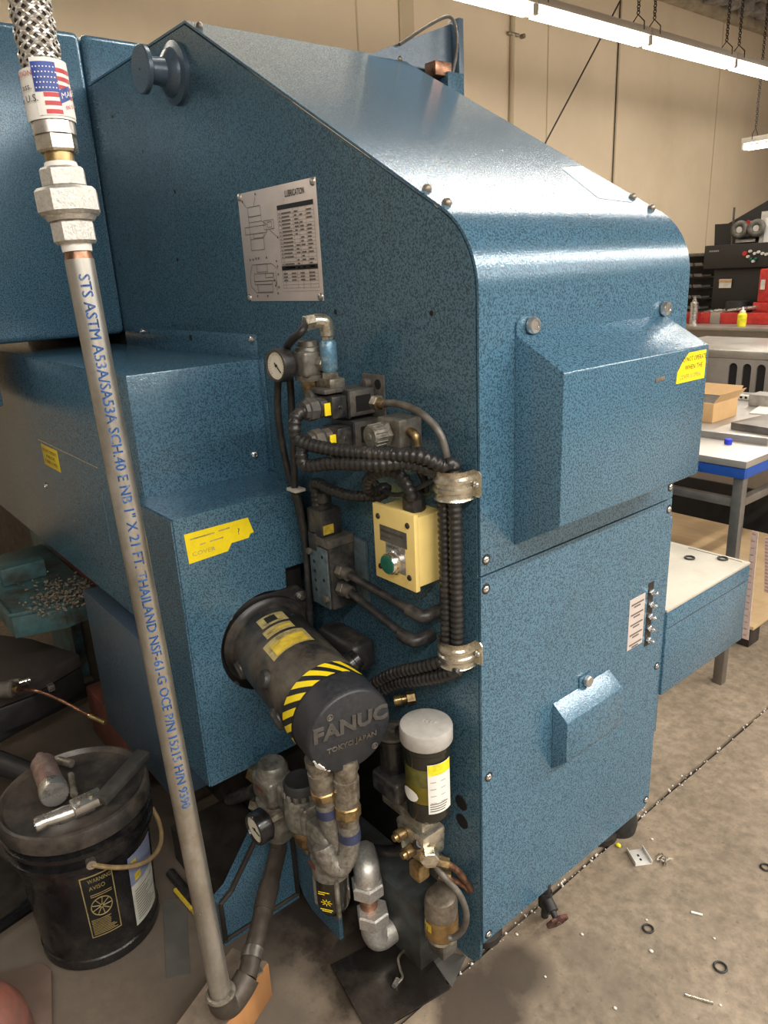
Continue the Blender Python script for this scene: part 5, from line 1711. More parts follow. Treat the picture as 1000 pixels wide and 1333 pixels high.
tag_text('MADE', 31, 0.0265, 0.012, 'white', 0.35)
tag_text('IN U.S.A.', 38, 0.012, 0.0085, 'flag_red', 0.35)
tag_text('LATION', -82, 0.0585, 0.0095, 'flag_red')
tag_text('. ass.', -72, 0.0400, 0.0125, 'ink')
tag_text('e U.S.', -74, 0.0235, 0.0135, 'ink')

# elbow, clamp and brown pipe on the wood block
el = thing('floor_pipe', rp0 - Z * 0.05, 'grimy brown pipe climbing from the riser pipe elbow to the air filter', 'pipe')
part('elbow', B().tube(spline([rp0 + Z * 0.012, rp0 - Z * 0.02, rp0 + V(-0.006, 0.018, -0.045), rp0 + V(-0.012, 0.05, -0.035), rp0 + V(-0.02, 0.075, -0.022)], 6), 0.029, 18), 'brown_pipe', el)
part('elbow_rim', B().torus(rp0 + Z * 0.008, rd, 0.027, 0.006, 28, 8), 'dirty_nickel', el)
bq0 = rp0 + V(-0.018, 0.070, -0.025)
bq1 = V(-0.485, -0.262, 0.245)
part('pipe', B().tube([bq0, bq0.lerp(bq1, 0.5), bq1], 0.0225, 20), 'brown_pipe', el)
jj = bq0.lerp(bq1, 0.58)
dj = (bq1 - bq0).normalized()
part('coupling', B().tube([jj - dj * 0.035, jj + dj * 0.035], 0.0255, 20), 'brown_pipe', el)
part('hose_worm', B().tube(spline([bq1, bq1 + V(0.005, -0.006, 0.02), bq1 + V(0.003, -0.002, 0.05)], 5), 0.021, 16), 'brown_pipe', el)

wa, wb = V((-0.3158, -0.4113, 0.1050)), V((-0.2619, -0.5222, 0.1050))
wdir = (wb - wa).normalized()
wperp = V(wdir.y, -wdir.x, 0)
if wperp.dot(V(-1, 0, 0)) < 0:
    wperp = -wperp
wb2 = wb + wdir * 0.10
wbk = thing('wood_block', ((wa + wb) / 2).to_tuple()[:2] + (0,), 'orange brown timber block on the floor under the riser pipe elbow', 'block')
part('timber', B().prism([V(wa.x, wa.y, 0), V(wb2.x, wb2.y, 0), V(wb2.x, wb2.y, 0) + wperp * 0.11, V(wa.x, wa.y, 0) + wperp * 0.11], (0, 0, 0.1035), 0.003), 'wood', wbk)
part('worn_top', B().prism([V(wa.x, wa.y, 0.1036) + wperp * 0.004, V(wb2.x, wb2.y, 0.1036) + wperp * 0.004, V(wb2.x, wb2.y, 0.1036) + wperp * 0.107, V(wa.x, wa.y, 0.1036) + wperp * 0.107], (0, 0, 0.0012)), 'wood_top', wbk)
sc0 = bq0.lerp(bq1, 0.16)
strapb = thing('pipe_strap', sc0 - Z * 0.03, 'galvanised strap holding the brown pipe down on the timber block', 'clamp')
b = B()
su, sw, sa = frame(dj)
vv, ff = [], []
for i in range(13):
    a = radians(-20 + 220 * i / 12)
    for dt in (-0.012, 0.012):
        vv.append(sc0 + dj * dt + (su * cos(a) + sw * sin(a)) * 0.0258)
    if i:
        ff.append((2 * i - 2, 2 * i - 1, 2 * i + 1, 2 * i))
b.faces(vv, ff)
bmesh.ops.solidify(b.bm, geom=b.bm.faces[:], thickness=0.003)
part('strap_loop', b, 'galv', strapb)
p = V((-0.3216, -0.4478, 0.1070))
part('strap_foot', B().box(p + V(-0.022, -0.014, -0.001), p + V(0.020, 0.014, 0.003), 0.001), 'galv', strapb)
part('strap_screw', screw(p + V(0.005, 0, 0.003), Z, 0.008, 0.004), 'steel', strapb)
b = B().prism([V((-0.5346, -0.5908, 0.0000)), V((-0.5058, -0.5394, 0.0000)), V((-0.7348, -0.4426, -0.0000)), V((-0.7762, -0.4962, 0.0000))], (0, 0, 0.003))
solo('metal_strip', b, 'galv_floor', (-0.6107, -0.5293, 0.0000), 'flat grey metal strip lying on the floor beside the bucket', 'scrap')
b = B().tube([(-0.7784, -0.4565, 0.0100), (-0.6580, -0.4498, 0.0100)], 0.006, 6)
solo('yellow_rod', b, 'motor_yellow', (-0.7266, -0.4535, 0.0000), 'thin yellow rod lying on the floor behind the riser pipe', 'rod')
b = B().tube([(-0.8454, -0.4405, 0.0120), (-0.7044, -0.4342, 0.0120)], 0.014, 10)
solo('black_bar', b, 'rubber', (-0.7924, -0.4325, 0.0000), 'black round bar lying behind the yellow rod', 'bar')

# ================================================================ BUCKET
bc_ = V(-0.82, -0.653, 0.0)
bk = thing('bucket', bc_, 'black plastic grease bucket with lid, wire bail and stuck-on labels', 'bucket')
part('pail', B().lathe(bc_, Z, [(0.0, 0.146), (0.004, 0.152), (0.03, 0.153), (0.034, 0.150), (0.325, 0.166), (0.33, 0.181), (0.344, 0.182), (0.348, 0.169), (0.366, 0.170), (0.370, 0.183), (0.382, 0.184), (0.386, 0.171), (0.41, 0.172)], 56), 'black_gloss', bk)
part('lid', B().lathe(bc_, Z, [(0.398, 0.174), (0.400, 0.184), (0.435, 0.185), (0.444, 0.181), (0.446, 0.174), (0.440, 0.170), (0.434, 0.166), (0.434, 0.002)], 56), 'lid_black', bk)


def bkwrap(a0, a1, z0, z1, lift=0.0008, n=10):
    b = B()
    vv, ff = [], []
    for i in range(n + 1):
        a = radians(a0 + (a1 - a0) * i / n)
        for z in (z0, z1):
            r = 0.150 + (z - 0.034) * 0.016 / 0.291 + lift
            vv.append(bc_ + V(cos(a) * r, sin(a) * r, z))
        if i:
            ff.append((2 * i - 2, 2 * i, 2 * i + 1, 2 * i - 1))
    b.faces(vv, ff)
    return b


dc = part('warning_decal', bkwrap(-22, 5, 0.104, 0.302), 'decal_gold', bk)
part('decal_field', bkwrap(-21, 4, 0.108, 0.298, 0.0013), 'black_gloss', dc)


def bk_text(s, a0, z, size, mat, parent, sx=1.0):
    vs2, fs2 = text_geo(s, size)
    b = B()
    b.faces([bc_ + V(cos(radians(a0) + v.x * sx / 0.163) * (0.1497 + (z + v.y - 0.034) * 0.055 + 0.002), sin(radians(a0) + v.x * sx / 0.163) * (0.1497 + (z + v.y - 0.034) * 0.055 + 0.002), z + v.y) for v in vs2], fs2)
    part('decal_text', b, mat, parent)


bk_text('WARNING', -16, 0.279, 0.0185, 'decal_gold', dc, 0.62)
bk_text('AVISO', -16, 0.257, 0.0185, 'decal_gold', dc, 0.75)
for k in range(2):
    part('decal_line', bkwrap(-16, 2, 0.240 - k * 0.006, 0.2425 - k * 0.006, 0.002), 'decal_gold', dc)
b = B()
cz, ca = 0.200, radians(-8.5)
def bks(a, z):
    r = 0.150 + (z - 0.034) * 0.016 / 0.291 + 0.0026
    return bc_ + V(cos(a) * r, sin(a) * r, z)
ringp = [bks(ca + 0.155 * cos(2 * pi * k / 28), cz + 0.028 * sin(2 * pi * k / 28)) for k in range(29)]
b.tube(ringp, 0.0015, 5, caps=False)
for k in range(9):
    a = 2 * pi * k / 9
    b.tube([bks(ca + 0.02 * cos(a), cz + 0.004 * sin(a)), bks(ca + 0.145 * cos(a), cz + 0.026 * sin(a))], 0.0013, 4)
part('decal_emblem', b, 'decal_gold', dc, kind='stuff')
b = B()
for k in range(10):
    z0 = 0.160 - k * 0.0052
    bb = bkwrap(-19.5, random.uniform(-4, 2), z0, z0 + 0.0024, 0.002, 5)
    bb.bm.verts.index_update()
    b.faces([v.co.copy() for v in bb.bm.verts], [[v.index for v in f.verts] for f in bb.bm.faces])
    bb.bm.free()
part('decal_small_print', b, 'decal_gold', dc, kind='stuff')
wl = part('product_label', bkwrap(20, 56, 0.064, 0.288), 'paper_dirty', bk)
part('label_header', bkwrap(20, 56, 0.196, 0.288, 0.0012), 'label_blue', wl)
part('label_mark', bkwrap(23, 29, 0.252, 0.272, 0.0018), 'motor_yellow', wl)
part('label_mark', bkwrap(25, 33, 0.205, 0.228, 0.0018), 'motor_yellow', wl)
b = B()
for k in range(12):
    z0 = 0.172 - k * 0.0085
    bb = bkwrap(23, random.uniform(36, 52), z0, z0 + 0.003, 0.0015, 5)
    bb.bm.verts.index_update()
    b.faces([v.co.copy() for v in bb.bm.verts], [[v.index for v in f.verts] for f in bb.bm.faces])
    bb.bm.free()
part('label_print', b, 'ink_soft', wl, kind='stuff')
aa = radians(-10)
pv = bc_ + V(cos(aa) * 0.181, sin(aa) * 0.181, 0.350)
part('bail_pivot', B().cyl(pv - V(cos(aa), sin(aa), 0) * 0.012, pv + V(cos(aa), sin(aa), 0) * 0.008, 0.012, seg=14), 'zinc', bk)
pts = []
for k in range(9):
    a = radians(-10 + 100 * k / 8)
    rr = 0.186 + 0.008 * sin(pi * k / 8)
    pts.append(bc_ + V(cos(a) * rr, sin(a) * rr, 0.350 - 0.105 * sin(pi * min(1, k / 8 * 0.75))))
part('bail', B().tube(spline(pts, 4), 0.006, 8), 'bail_tan', bk)

# hand pump head lying on the lid
zt = 0.446
gp_ = thing('lever_grease_gun', (-0.80, -0.68, zt), 'steel grease gun head with long lever lying on the bucket lid', 'grease gun')
n0, n1 = V(-0.945, -0.690, zt + 0.030), V(-0.772, -0.706, zt + 0.036)
dn_ = (n1 - n0).normalized()
Ln = (n1 - n0).length
part('barrel', B().lathe(n0, dn_, [(-0.035, 0.011), (-0.010, 0.012), (-0.006, 0.018), (0.006, 0.028), (0.012, 0.031), (Ln * 0.78, 0.031)], 26), 'nozzle', gp_)
part('barrel_cap', B().lathe(n0 + dn_ * Ln * 0.78, dn_, [(0, 0.034), (0.03, 0.035), (0.036, 0.032)], 26), 'steel', gp_)
hd0, hd1 = V(-0.712, -0.750, zt + 0.022), V(-0.690, -0.640, zt + 0.022)
part('head_casting', B().tube([hd0, hd0.lerp(hd1, 0.4), hd1], 0.018, 14, rf=lambda i: (0.016, 0.020, 0.014)[i]), 'steel', gp_)
part('outlet', B().lathe(hd0, (hd0 - hd1) + V(0.02, -0.03, 0), [(-0.005, 0.017), (0.014, 0.018), (0.022, 0.016), (0.022, 0.010), (0.010, 0.009)], 18), 'steel', gp_)
part('link_plate', B().box(V(-0.715, -0.690, zt + 0.025), V(-0.668, -0.618, zt + 0.048), 0.004), 'steel', gp_)
for k in (0.03, 0.06):
    pp = V(-0.690, -0.705 + k, zt + 0.048)
    part('link_pin', B().cyl(pp, pp + Z * 0.006, 0.007, seg=12), 'dirty_nickel', gp_)
part('lever', B().prism([V(-0.680, -0.640, zt + 0.030), V(-0.650, -0.622, zt + 0.030), V(-0.765, -0.464, zt + 0.024), V(-0.802, -0.484, zt + 0.024)], (0, 0, 0.022), 0.004), 'lever_grey', gp_)
part('spindle', B().tube([V(-0.752, -0.668, zt + 0.028), V(-0.838, -0.650, zt + 0.028)], 0.009, 12), 'dirty_nickel', gp_)
part('filler_nipple', B().tube([V(-0.945, -0.650, zt + 0.014), V(-0.905, -0.628, zt + 0.014)], 0.011, 10), 'dirty_nickel', gp_)

# ================================================================ LEFT SIDE: TRAY, CASE, OTHER GEAR
tr = thing('machine_tray', (-1.6, -0.5, 0.5), 'grimy teal metal chip tray under the stepped cover', 'tray')
T0, T1, T2, T3 = V((-1.6838, -0.5669, 0.6000)), V((-1.6340, -0.4066, 0.6000)), V((-1.6630, -0.2717, 0.6000)), V((-2.0416, -0.5740, 0.6000))
top = [T0, T1, T2, V(-1.45, -0.266, 0.6), V(-2.4, -0.266, 0.6), V(-2.4, T3.y, 0.6)]
part('pan', B().prism(top, (0, 0, -0.085), 0.004), 'teal', tr)
part('rim', B().tube([V(p) + Z * 0.004 for p in (top[5], T0, T1, T2)], 0.009, 8), 'teal', tr)
part('guide_block', B().box((-1.9853, -0.5191, 0.6000), V((-1.9746, -0.4587, 0.6000)) + V(-0.10, 0.10, 0.07), 0.006), 'teal', tr)
b = B()
for k in range(900):
    px0 = random.gauss(0, 1)
    c = V(-1.70 + random.gauss(0, 0.09), -0.37 + random.gauss(0, 0.075), 0.607 + abs(random.gauss(0, 0.010)))
    if not (-2.0 < c.x < -1.56 and -0.52 < c.y < -0.272):
        continue
    a1 = random.uniform(0, 6.28)
    e = V(cos(a1), sin(a1), random.uniform(-0.3, 0.5)) * random.uniform(0.002, 0.007)
    s_ = V(-sin(a1), cos(a1), 0.2) * 0.0025
    b.faces([c - e - s_, c + e - s_, c + e + s_ + Z * 0.003, c - e + s_ + Z * 0.003], [(0, 1, 2, 3)])
solo('metal_chips', b, 'chip', (-1.70, -0.38, 0.605), 'heap of metal chips lying on the teal tray', 'chips', kind='stuff')

cs = thing('tool_case', (-1.75, -0.72, 0.30), 'dark soft black case lying under the chip tray', 'case')
K0, K1, K2, K3 = V((-1.6980, -0.6758, 0.3300)), V((-1.7004, -0.5479, 0.3300)), V((-1.7899, -0.3447, 0.3300)), V((-2.0703, -0.4508, 0.3300))
part('lid_panel', B().prism([K0, K1, K2, K3, V(-2.3, -0.6, 0.33)], (0, 0, -0.06), 0.012), 'fabric_black', cs)
part('body', B().prism([K0 + V(-0.01, 0, -0.065), K1 + V(-0.01, 0, -0.065), K2 + V(-0.01, 0, -0.065), K3 + V(0, 0, -0.065), V(-2.3, -0.6, 0.265)], (0, 0, -0.10), 0.01), 'console_black', cs)
q = V((-1.7307, -0.4837, 0.2700))
part('clasp', B().box(q + V(-0.025, -0.012, -0.012), q + V(0.025, 0.012, 0.012), 0.002), 'steel', cs)

gg = thing('grease_gun', (-1.35, -0.80, 0.3), 'grey grease gun with thin hose ending in a brass coupler, by the black case', 'grease gun')
g0 = V((-1.6665, -0.6812, 0.3620))
g1 = V((-1.6249, -0.6171, 0.3620))
part('body', B().cyl(g0, g1, 0.030, seg=20, bev=0.006), 'grey_dirty', gg)
part('outlet_nut', B().cyl(V((-1.6249, -0.6171, 0.3620)), V((-1.6133, -0.6050, 0.3620)), 0.014, seg=12), 'brass', gg)
part('hose', B().tube(spline([(-1.6171, -0.6090, 0.3620), (-1.6267, -0.5434, 0.3200), (-1.5229, -0.4973, 0.3100), (-1.4211, -0.4550, 0.2900), (-1.4039, -0.4417, 0.2800)], 8), 0.006, 8), 'copper', gg)
part('coupler', B().tube([(-1.4124, -0.4440, 0.2800), (-1.3431, -0.4149, 0.2700)], 0.009, 10), 'brass', gg)
part('handle', B().tube([(-1.6963, -0.6579, 0.3600), (-1.6868, -0.5973, 0.3600), (-1.6453, -0.5619, 0.3600)], 0.010, 10), 'dirty_nickel', gg)
part('handle_tip', B().cyl((-1.6598, -0.5913, 0.3600), (-1.6547, -0.5569, 0.3600), 0.014, seg=12), 'bright_steel', gg)

ch = thing('stool_base', (-1.7, -0.65, 0), 'dark plastic swivel stool base with spread legs behind the bucket', 'stool')
part('hub', B().lathe((-1.75, -0.80, 0.0), Z, [(0.05, 0.05), (0.12, 0.07), (0.15, 0.06), (0.164, 0.05)], 20), 'charcoal', ch)
for a in (radians(28), radians(-30), radians(110), radians(190), radians(265)):
    e = V(cos(a), sin(a), 0)
    c0 = V(-1.75, -0.80, 0.14)
    part('leg', B().tube([c0, c0 + e * 0.30 - Z * 0.02, c0 + e * 0.58 - Z * 0.055], 0.035, 10, rf=lambda i: (0.045, 0.036, 0.026)[i]), 'charcoal', ch)
    cw = c0 + e * 0.56 - Z * 0.11
    part('caster', B().cyl(cw - V(-e.y, e.x, 0) * 0.015, cw + V(-e.y, e.x, 0) * 0.015, 0.029, seg=16), 'rubber', ch)

b = B().box((-2.3, -1.30, 0.0), (-1.32, -0.86, 0.025), 0.004)
t = thing('floor_tray', (-1.6, -1.1, 0), 'dirty flat metal tray with raised black edge on the floor behind the bucket', 'tray')
A_, B__ = V((-0.9980, -0.7528, 0.0000)), V((-0.9634, -0.9212, 0.0000))
d_ = (B__ - A_).normalized()
pp_ = V(d_.y, -d_.x, 0)
if pp_.x > 0:
    pp_ = -pp_
A2 = A_ - d_ * 0.0
poly = [A2, A2 + d_ * 0.6, A2 + d_ * 0.6 + pp_ * 0.55, A2 + pp_ * 0.55]
part('pan', B().prism(poly, (0, 0, 0.012), 0.002), 'dark_iron', t)
part('edge_bar', B().prism([A2, A2 + d_ * 0.6, A2 + d_ * 0.6 + pp_ * 0.03, A2 + pp_ * 0.03], (0, 0, 0.030), 0.003), 'black_gloss', t)
b = B().box((-1.75, -0.36, 0.0), (-1.30, -0.24, 0.21), 0.01)
solo('red_block', b, 'red_cast', (-1.5, -0.3, 0), 'dark red casting standing on the floor behind the stool base', 'casting')

b = B().prism([V((-0.8243, -0.9197, 0.0200)), V((-0.7812, -0.8195, 0.0200)), V((-0.7415, -0.8080, 0.0200)), V((-0.5650, -0.8569, 0.0200)), V((-0.6260, -0.9392, 0.0200))], (0, 0, -0.018), 0.004)
solo('floor_pad', b, 'brown_pad', (-0.7118, -0.8696, 0.0000), 'flat brown pad with rounded corner on the floor in front of the bucket', 'pad')
c0 = V((-0.6066, -0.9922, 0.1000))
b = B().ball(c0, 0.085, 24, (1.0, 1.0, 0.95))
b = B()
b.lathe(V((-0.6310, -0.9977, 0.0000)) * 1.0, V(0.05, -0.05, 1), [(0.0, 0.10), (0.03, 0.118), (0.09, 0.115), (0.14, 0.095), (0.17, 0.06), (0.18, 0.0)], 30, cap1=False)
solo('red_container', b, 'red_floor', (-0.6310, -0.9977, 0.0000), 'faded red rounded container at the edge of the brown floor pad', 'container')
# ================================================================ BACKGROUND ON THE RIGHT
TX, TY = -0.245, 1.67
wt = thing('work_table', (-0.85, 2.3, 0), 'steel topped work table with blue apron and square tube legs', 'table')
part('apron', B().box((-1.6, TY, 0.877), (TX, TY + 0.012, 0.917), 0.002), 'table_blue', wt)
part('apron', B().box((TX - 0.012, TY + 0.013, 0.877), (TX, 3.1, 0.917), 0.002), 'table_blue', wt)
part('top_plate', B().box((-1.6, TY - 0.004, 0.919), (TX + 0.004, 3.1, 0.946), 0.002), 'sheet_steel', wt)
for xx, yy in ((TX - 0.025, TY + 0.028), (-1.55, TY + 0.028), (TX - 0.025, 3.05), (-1.55, 3.05)):
    part('leg', B().box((xx - 0.019, yy - 0.019, 0), (xx + 0.019, yy + 0.019, 0.918), 0.002), 'raw_steel', wt)
part('stretcher', B().box((-1.53, TY + 0.012, 0.760), (TX - 0.044, TY + 0.042, 0.792), 0.002), 'raw_steel', wt)
part('stretcher', B().box((TX - 0.040, TY + 0.048, 0.760), (TX - 0.010, 3.03, 0.792), 0.002), 'raw_steel', wt)

# on the table
zt = 0.946
b = B().prism([(-0.30, 1.96, zt), (-0.28, 2.02, zt), (-0.28, 2.75, zt), (-1.35, 2.75, zt), (-1.35, 1.90, zt)], (0, 0, 0.028), 0.002)
solo('steel_plate', b, 'sheet_steel', (-0.8, 2.3, zt), 'thick bare steel plate lying on the work table', 'plate')
b = B().box((-0.47, 2.02, zt + 0.029), (-0.25, 2.30, zt + 0.058), 0.002, rot=Matrix.Rotation(radians(-8), 3, 'Z'))
solo('steel_plate', b, 'raw_steel', (-0.36, 2.16, zt + 0.029), 'dark edged steel slab stacked on the thick plate', 'plate')
q = V((-0.4226, 1.8923, 0.9460))
b = B().lathe(q, Z, [(0, 0.014), (0.006, 0.016), (0.02, 0.015), (0.022, 0.012)], 16)
solo('plastic_bung', b, 'cap_blue', q, 'bright blue plastic cap on the work table', 'cap')
cb = thing('cardboard_box', (-0.70, 2.16, zt + 0.029), 'open brown cardboard box on the work table', 'box')
Z0 = zt + 0.029
part('carton', B().box((-0.86, 2.10, Z0), (-0.60, 2.32, Z0 + 0.085), 0.001), 'cardboard', cb)
part('flap', B().prism([(-0.60, 2.10, Z0 + 0.085), (-0.60, 2.32, Z0 + 0.085), (-0.575, 2.34, Z0 + 0.125), (-0.575, 2.11, Z0 + 0.125)], (-0.003, 0, 0)), 'cardboard', cb)
part('flap', B().prism([(-0.86, 2.32, Z0 + 0.085), (-0.60, 2.32, Z0 + 0.085), (-0.60, 2.36, Z0 + 0.130), (-0.86, 2.36, Z0 + 0.130)], (0, -0.003, 0)), 'cardboard', cb)
part('opening', B().box((-0.85, 2.11, Z0 + 0.0851), (-0.61, 2.31, Z0 + 0.0858)), 'dark_iron', cb)
for k, (p0_, p1_, a, lab) in enumerate((((-0.60, 2.42), (-0.30, 2.62), 12, 'white paper sheet on the steel plate behind the slab'), ((-0.40, 2.50), (-0.22, 2.72), -18, 'crumpled white paper by the grey carton on the plate'))):
    b = B().box((p0_[0], p0_[1], Z0), (p1_[0], p1_[1], Z0 + 0.004), 0.001, rot=Matrix.Rotation(radians(a), 3, 'Z'))
    solo('paper_sheet', b, 'rag', ((p0_[0] + p1_[0]) / 2, (p0_[1] + p1_[1]) / 2, Z0), lab, 'paper')
q = V((-0.6096, 2.6161, 0.9750))
b = B().box(q + V(-0.06, -0.04, 0), q + V(0.10, 0.07, 0.055), 0.004)
solo('grey_carton', b, 'bin_grey', q, 'small grey carton at the back of the work table', 'box')
q = V((-0.7591, 2.7213, 0.9750))
cmb = thing('slotted_rail', q, 'pale slotted rail with a row of dark notches at the back of the work table', 'rail')
part('rail', B().box(q + V(-0.10, -0.014, 0), q + V(0.11, 0.014, 0.022), 0.002), 'off_white', cmb)
for k in range(8):
    part('notch', B().box(q + V(-0.085 + k * 0.024, -0.0146, 0.007), q + V(-0.072 + k * 0.024, -0.0138, 0.018)), 'dark_void', cmb)

# stainless cabinet with arched openings beyond the table
mx0, my = -1.75, 3.45
ac = thing('arched_cabinet', (-1.0, my, 0), 'bright sheet metal cabinet with tall arched openings behind the work table', 'cabinet')


part('body', B().box((mx0, my + 0.012, 0.3), (0.6, my + 0.75, 1.12)), 'dark_void', ac)
part('top_shell', B().box((mx0, my, 1.075), (0.6, my + 0.75, 1.125), 0.008), 'sheet_steel', ac)
part('plinth', B().box((mx0, my, 0.30), (0.6, my + 0.012, 0.86)), 'sheet_steel', ac)
part('kick_board', B().box((mx0, my - 0.01, 0.0), (0.6, my + 0.4, 0.30)), 'console_black', ac)
part('pillar', B().box((mx0, my, 0.86), (-1.20, my + 0.012, 1.075)), 'sheet_steel', ac)
for k in range(12):
    x0 = -1.20 + k * 0.083
    wdt = 0.052
    part('pillar', B().box((x0 + wdt, my, 0.86), (x0 + 0.083, my + 0.012, 1.075)), 'sheet_steel', ac)
    poly = [(x0, my, 1.075), (x0 + wdt, my, 1.075), (x0 + wdt, my, 1.025)]
    for i in range(1, 8):
        a = pi * i / 8
        poly.append((x0 + wdt / 2 + wdt / 2 * cos(a), my, 1.025 + 0.026 * sin(a)))
    poly.append((x0, my, 1.025))
    part('arch', B().prism(poly, (0, 0.012, 0)), 'sheet_steel', ac)

# plywood stack on the floor
pw = thing('plywood_stack', (-1.0, 2.8, 0), 'low stack with a tan plywood sheet on top under the work table', 'plywood')
part('top_sheet', B().prism([(-0.295, 2.03, 0.105), (-0.295, 3.22, 0.105), (-1.52, 3.22, 0.105), (-1.52, 2.03, 0.105)], (0, 0, 0.016), 0.001), 'ply', pw)
for k in range(3):
    part('bearer', B().box((-1.50, 2.06 + k * 0.52, 0.0), (-0.32, 2.16 + k * 0.52, 0.105), 0.003), 'dark_iron', pw)
for k, (p0_, p1_, lab) in enumerate((((-0.3241, 2.0000, 0.5663), (-0.3130, 2.0000, 0.0680), 'pinkish printed plastic strip hanging before the plywood, the longer one'), ((-0.3299, 2.1500, 0.4967), (-0.3045, 2.1500, 0.2425), 'pinkish printed plastic strip hanging before the plywood, the shorter one'))):
    a, c = V(p0_), V(p1_)
    t = thing('plastic_strip', c, lab, 'strip')
    part('strip', B().prism([a - X * 0.014, a + X * 0.014, c + X * 0.014, c - X * 0.014], (0, 0.003, 0)), 'pink_strip', t)
    b = B()
    for i in range(16):
        p = a.lerp(c, (i + 0.5) / 16) - Y * 0.0006
        b.quad(p + V(-0.011, 0, 0), p + V(0.004, 0, 0), p + V(0.004, 0, 0.006), p + V(-0.011, 0, 0.006))
    part('print_marks', b, 'pink_mark', t, kind='stuff')

# long bench with the black console, further back
BY = 5.55
wb_ = thing('long_bench', (-1.0, 6.0, 0), 'long steel bench with a red edge strip below the black console', 'bench')
part('bench_top', B().box((-3.7, BY, 1.035), (0.8, 6.6, 1.065), 0.004), 'sheet_steel', wb_)
part('front_panel', B().prism([(-3.65, BY + 0.03, 1.03), (0.8, BY + 0.03, 1.03), (0.8, BY + 0.45, 0.40), (-3.65, BY + 0.45, 0.40)], (0, 0.01, 0)), 'sheet_steel', wb_)
part('bench_base', B().box((-3.65, BY + 0.46, 0.0), (0.8, 6.5, 0.9)), 'raw_steel', wb_)
part('edge_strip', B().box((-3.7, BY + 0.30, 1.066), (0.8, BY + 0.36, 1.165), 0.004), 'red_paint', wb_)
part('mat', B().box((-3.7, BY + 0.37, 1.066), (0.8, 6.6, 1.15), 0.004), 'console_black', wb_)
q = V((-2.5398, 5.7000, 1.0312))
part('bracket_plate', B().box((q.x - 0.03, BY + 0.285, 1.066), (q.x + 0.06, BY + 0.298, 1.17), 0.002), 'sheet_steel', wb_)

cn = thing('control_console', (-1.8, 6.3, 1.15), 'black machine console with a sloped hood, round lamps and small buttons', 'console')
CY = 6.25
def cpt(px, py):
    return None
P1, P2 = V((-2.8671, 6.2500, 1.7618)), V((-2.8472, 6.2500, 1.5486))
part('button_panel', B().box((P1.x, CY - 0.06, P2.z), (0.6, CY + 0.25, P1.z), 0.006), 'console_black', cn)
P3 = V((-2.7833, 6.2500, 1.2010))
part('lower_case', B().box((P3.x, CY, 1.151), (0.6, CY + 0.3, P2.z), 0.004), 'console_black', cn)
H0, H1, H2, H3 = V((-2.9088, 6.4500, 1.7608)), V((-2.9201, 6.4500, 1.9606)), V((-2.7895, 6.4500, 1.9577)), V((-2.3660, 6.4500, 2.1626))
H4 = V((-2.0568, 6.4500, 2.3187))
part('hood_panel', B().prism([H0, H1, H2, H3, H4, V(H4.x, H4.y, H0.z)], (0, 0.03, 0)), 'console_black', cn)
dsp = part('badge_plate', B().box(V((-2.6812, 6.4200, 1.7766)), V((-2.4972, 6.4200, 1.9624)) + V(0, -0.01, 0)), 'off_white', cn)
part('badge_band', B().box(V((-2.6445, 6.4000, 1.8024)), V((-2.4874, 6.4000, 1.8268)) + V(0, -0.005, 0)), 'ink', dsp)
Dm = V((-2.5715, 6.4000, 1.9411))
part('red_diamond', B().prism([Dm + V(-0.04, 0, 0), Dm + V(0, 0, 0.035), Dm + V(0.04, 0, 0), Dm + V(0, 0, -0.035)], (0, -0.005, 0)), 'red_paint', dsp)
for p in ((-2.6270, 6.3600, 1.8909), (-2.4691, 6.3600, 1.8932)):
    rg_ = part('cable_reel', B().torus(p, V(0.1, -1, 0.1), 0.055, 0.028, 28, 10), 'grey_dirty', cn)
    part('reel_core', B().cyl(V(p) + Y * 0.01, V(p) - Y * 0.01, 0.028, seg=18), 'off_white', rg_)
part('notice_board', B().box(V((-2.4596, 6.4200, 1.7500)), V((-2.2039, 6.4200, 2.0365)) + V(0, -0.008, 0)), 'off_white', cn)
part('notice_sheet', B().box(V((-2.4093, 6.4000, 1.7610)), V((-2.1884, 6.4000, 1.9768)) + V(0, -0.004, 0)), 'paper', cn)
for px_, mt_ in (((-2.4677, 6.1800, 1.6737), 'red_paint'), ((-2.4201, 6.1800, 1.6914), 'off_white'), ((-2.3757, 6.1800, 1.6692), 'off_white'), ((-2.3423, 6.1800, 1.6809), 'off_white'), ((-2.3062, 6.1800, 1.6659), 'off_white'), ((-2.4058, 6.1800, 1.6238), 'green_lens'), ((-2.3636, 6.1800, 1.6219), 'green_lens'), ((-2.4363, 6.1800, 1.6453), 'off_white'), ((-2.3825, 6.1800, 1.6026), 'off_white'), ((-2.2711, 6.1800, 1.6576), 'off_white')):
    p = V(px_)
    part('panel_button', B().cyl((p.x, CY - 0.06, p.z), (p.x, CY - 0.085, p.z), 0.013 if mt_ != 'red_paint' else 0.02, seg=12), mt_, cn)
b = B()
for k in range(5):
    b.quad((P1.x + 0.05 + k * 0.02, CY - 0.062, P1.z - 0.06), (P1.x + 0.064 + k * 0.02, CY - 0.062, P1.z - 0.06), (P1.x + 0.064 + k * 0.02, CY - 0.062, P1.z - 0.045), (P1.x + 0.05 + k * 0.02, CY - 0.062, P1.z - 0.045))
part('name_mark', b, 'bin_grey', cn, kind='stuff')
q = V((-2.7168, 6.2400, 1.3673))
wl_ = part('caution_label', B().box(q + V(0, 0, 0), V((-2.5970, 6.2400, 1.4498)) + V(0, -0.004, 0)), 'off_white', cn)
part('caution_band', B().box(V((-2.7173, 6.2300, 1.4248)), V((-2.5914, 6.2300, 1.4431)) + V(0, -0.002, 0)), 'cardboard', wl_)
q = V((-2.7915, 6.3000, 2.0536))
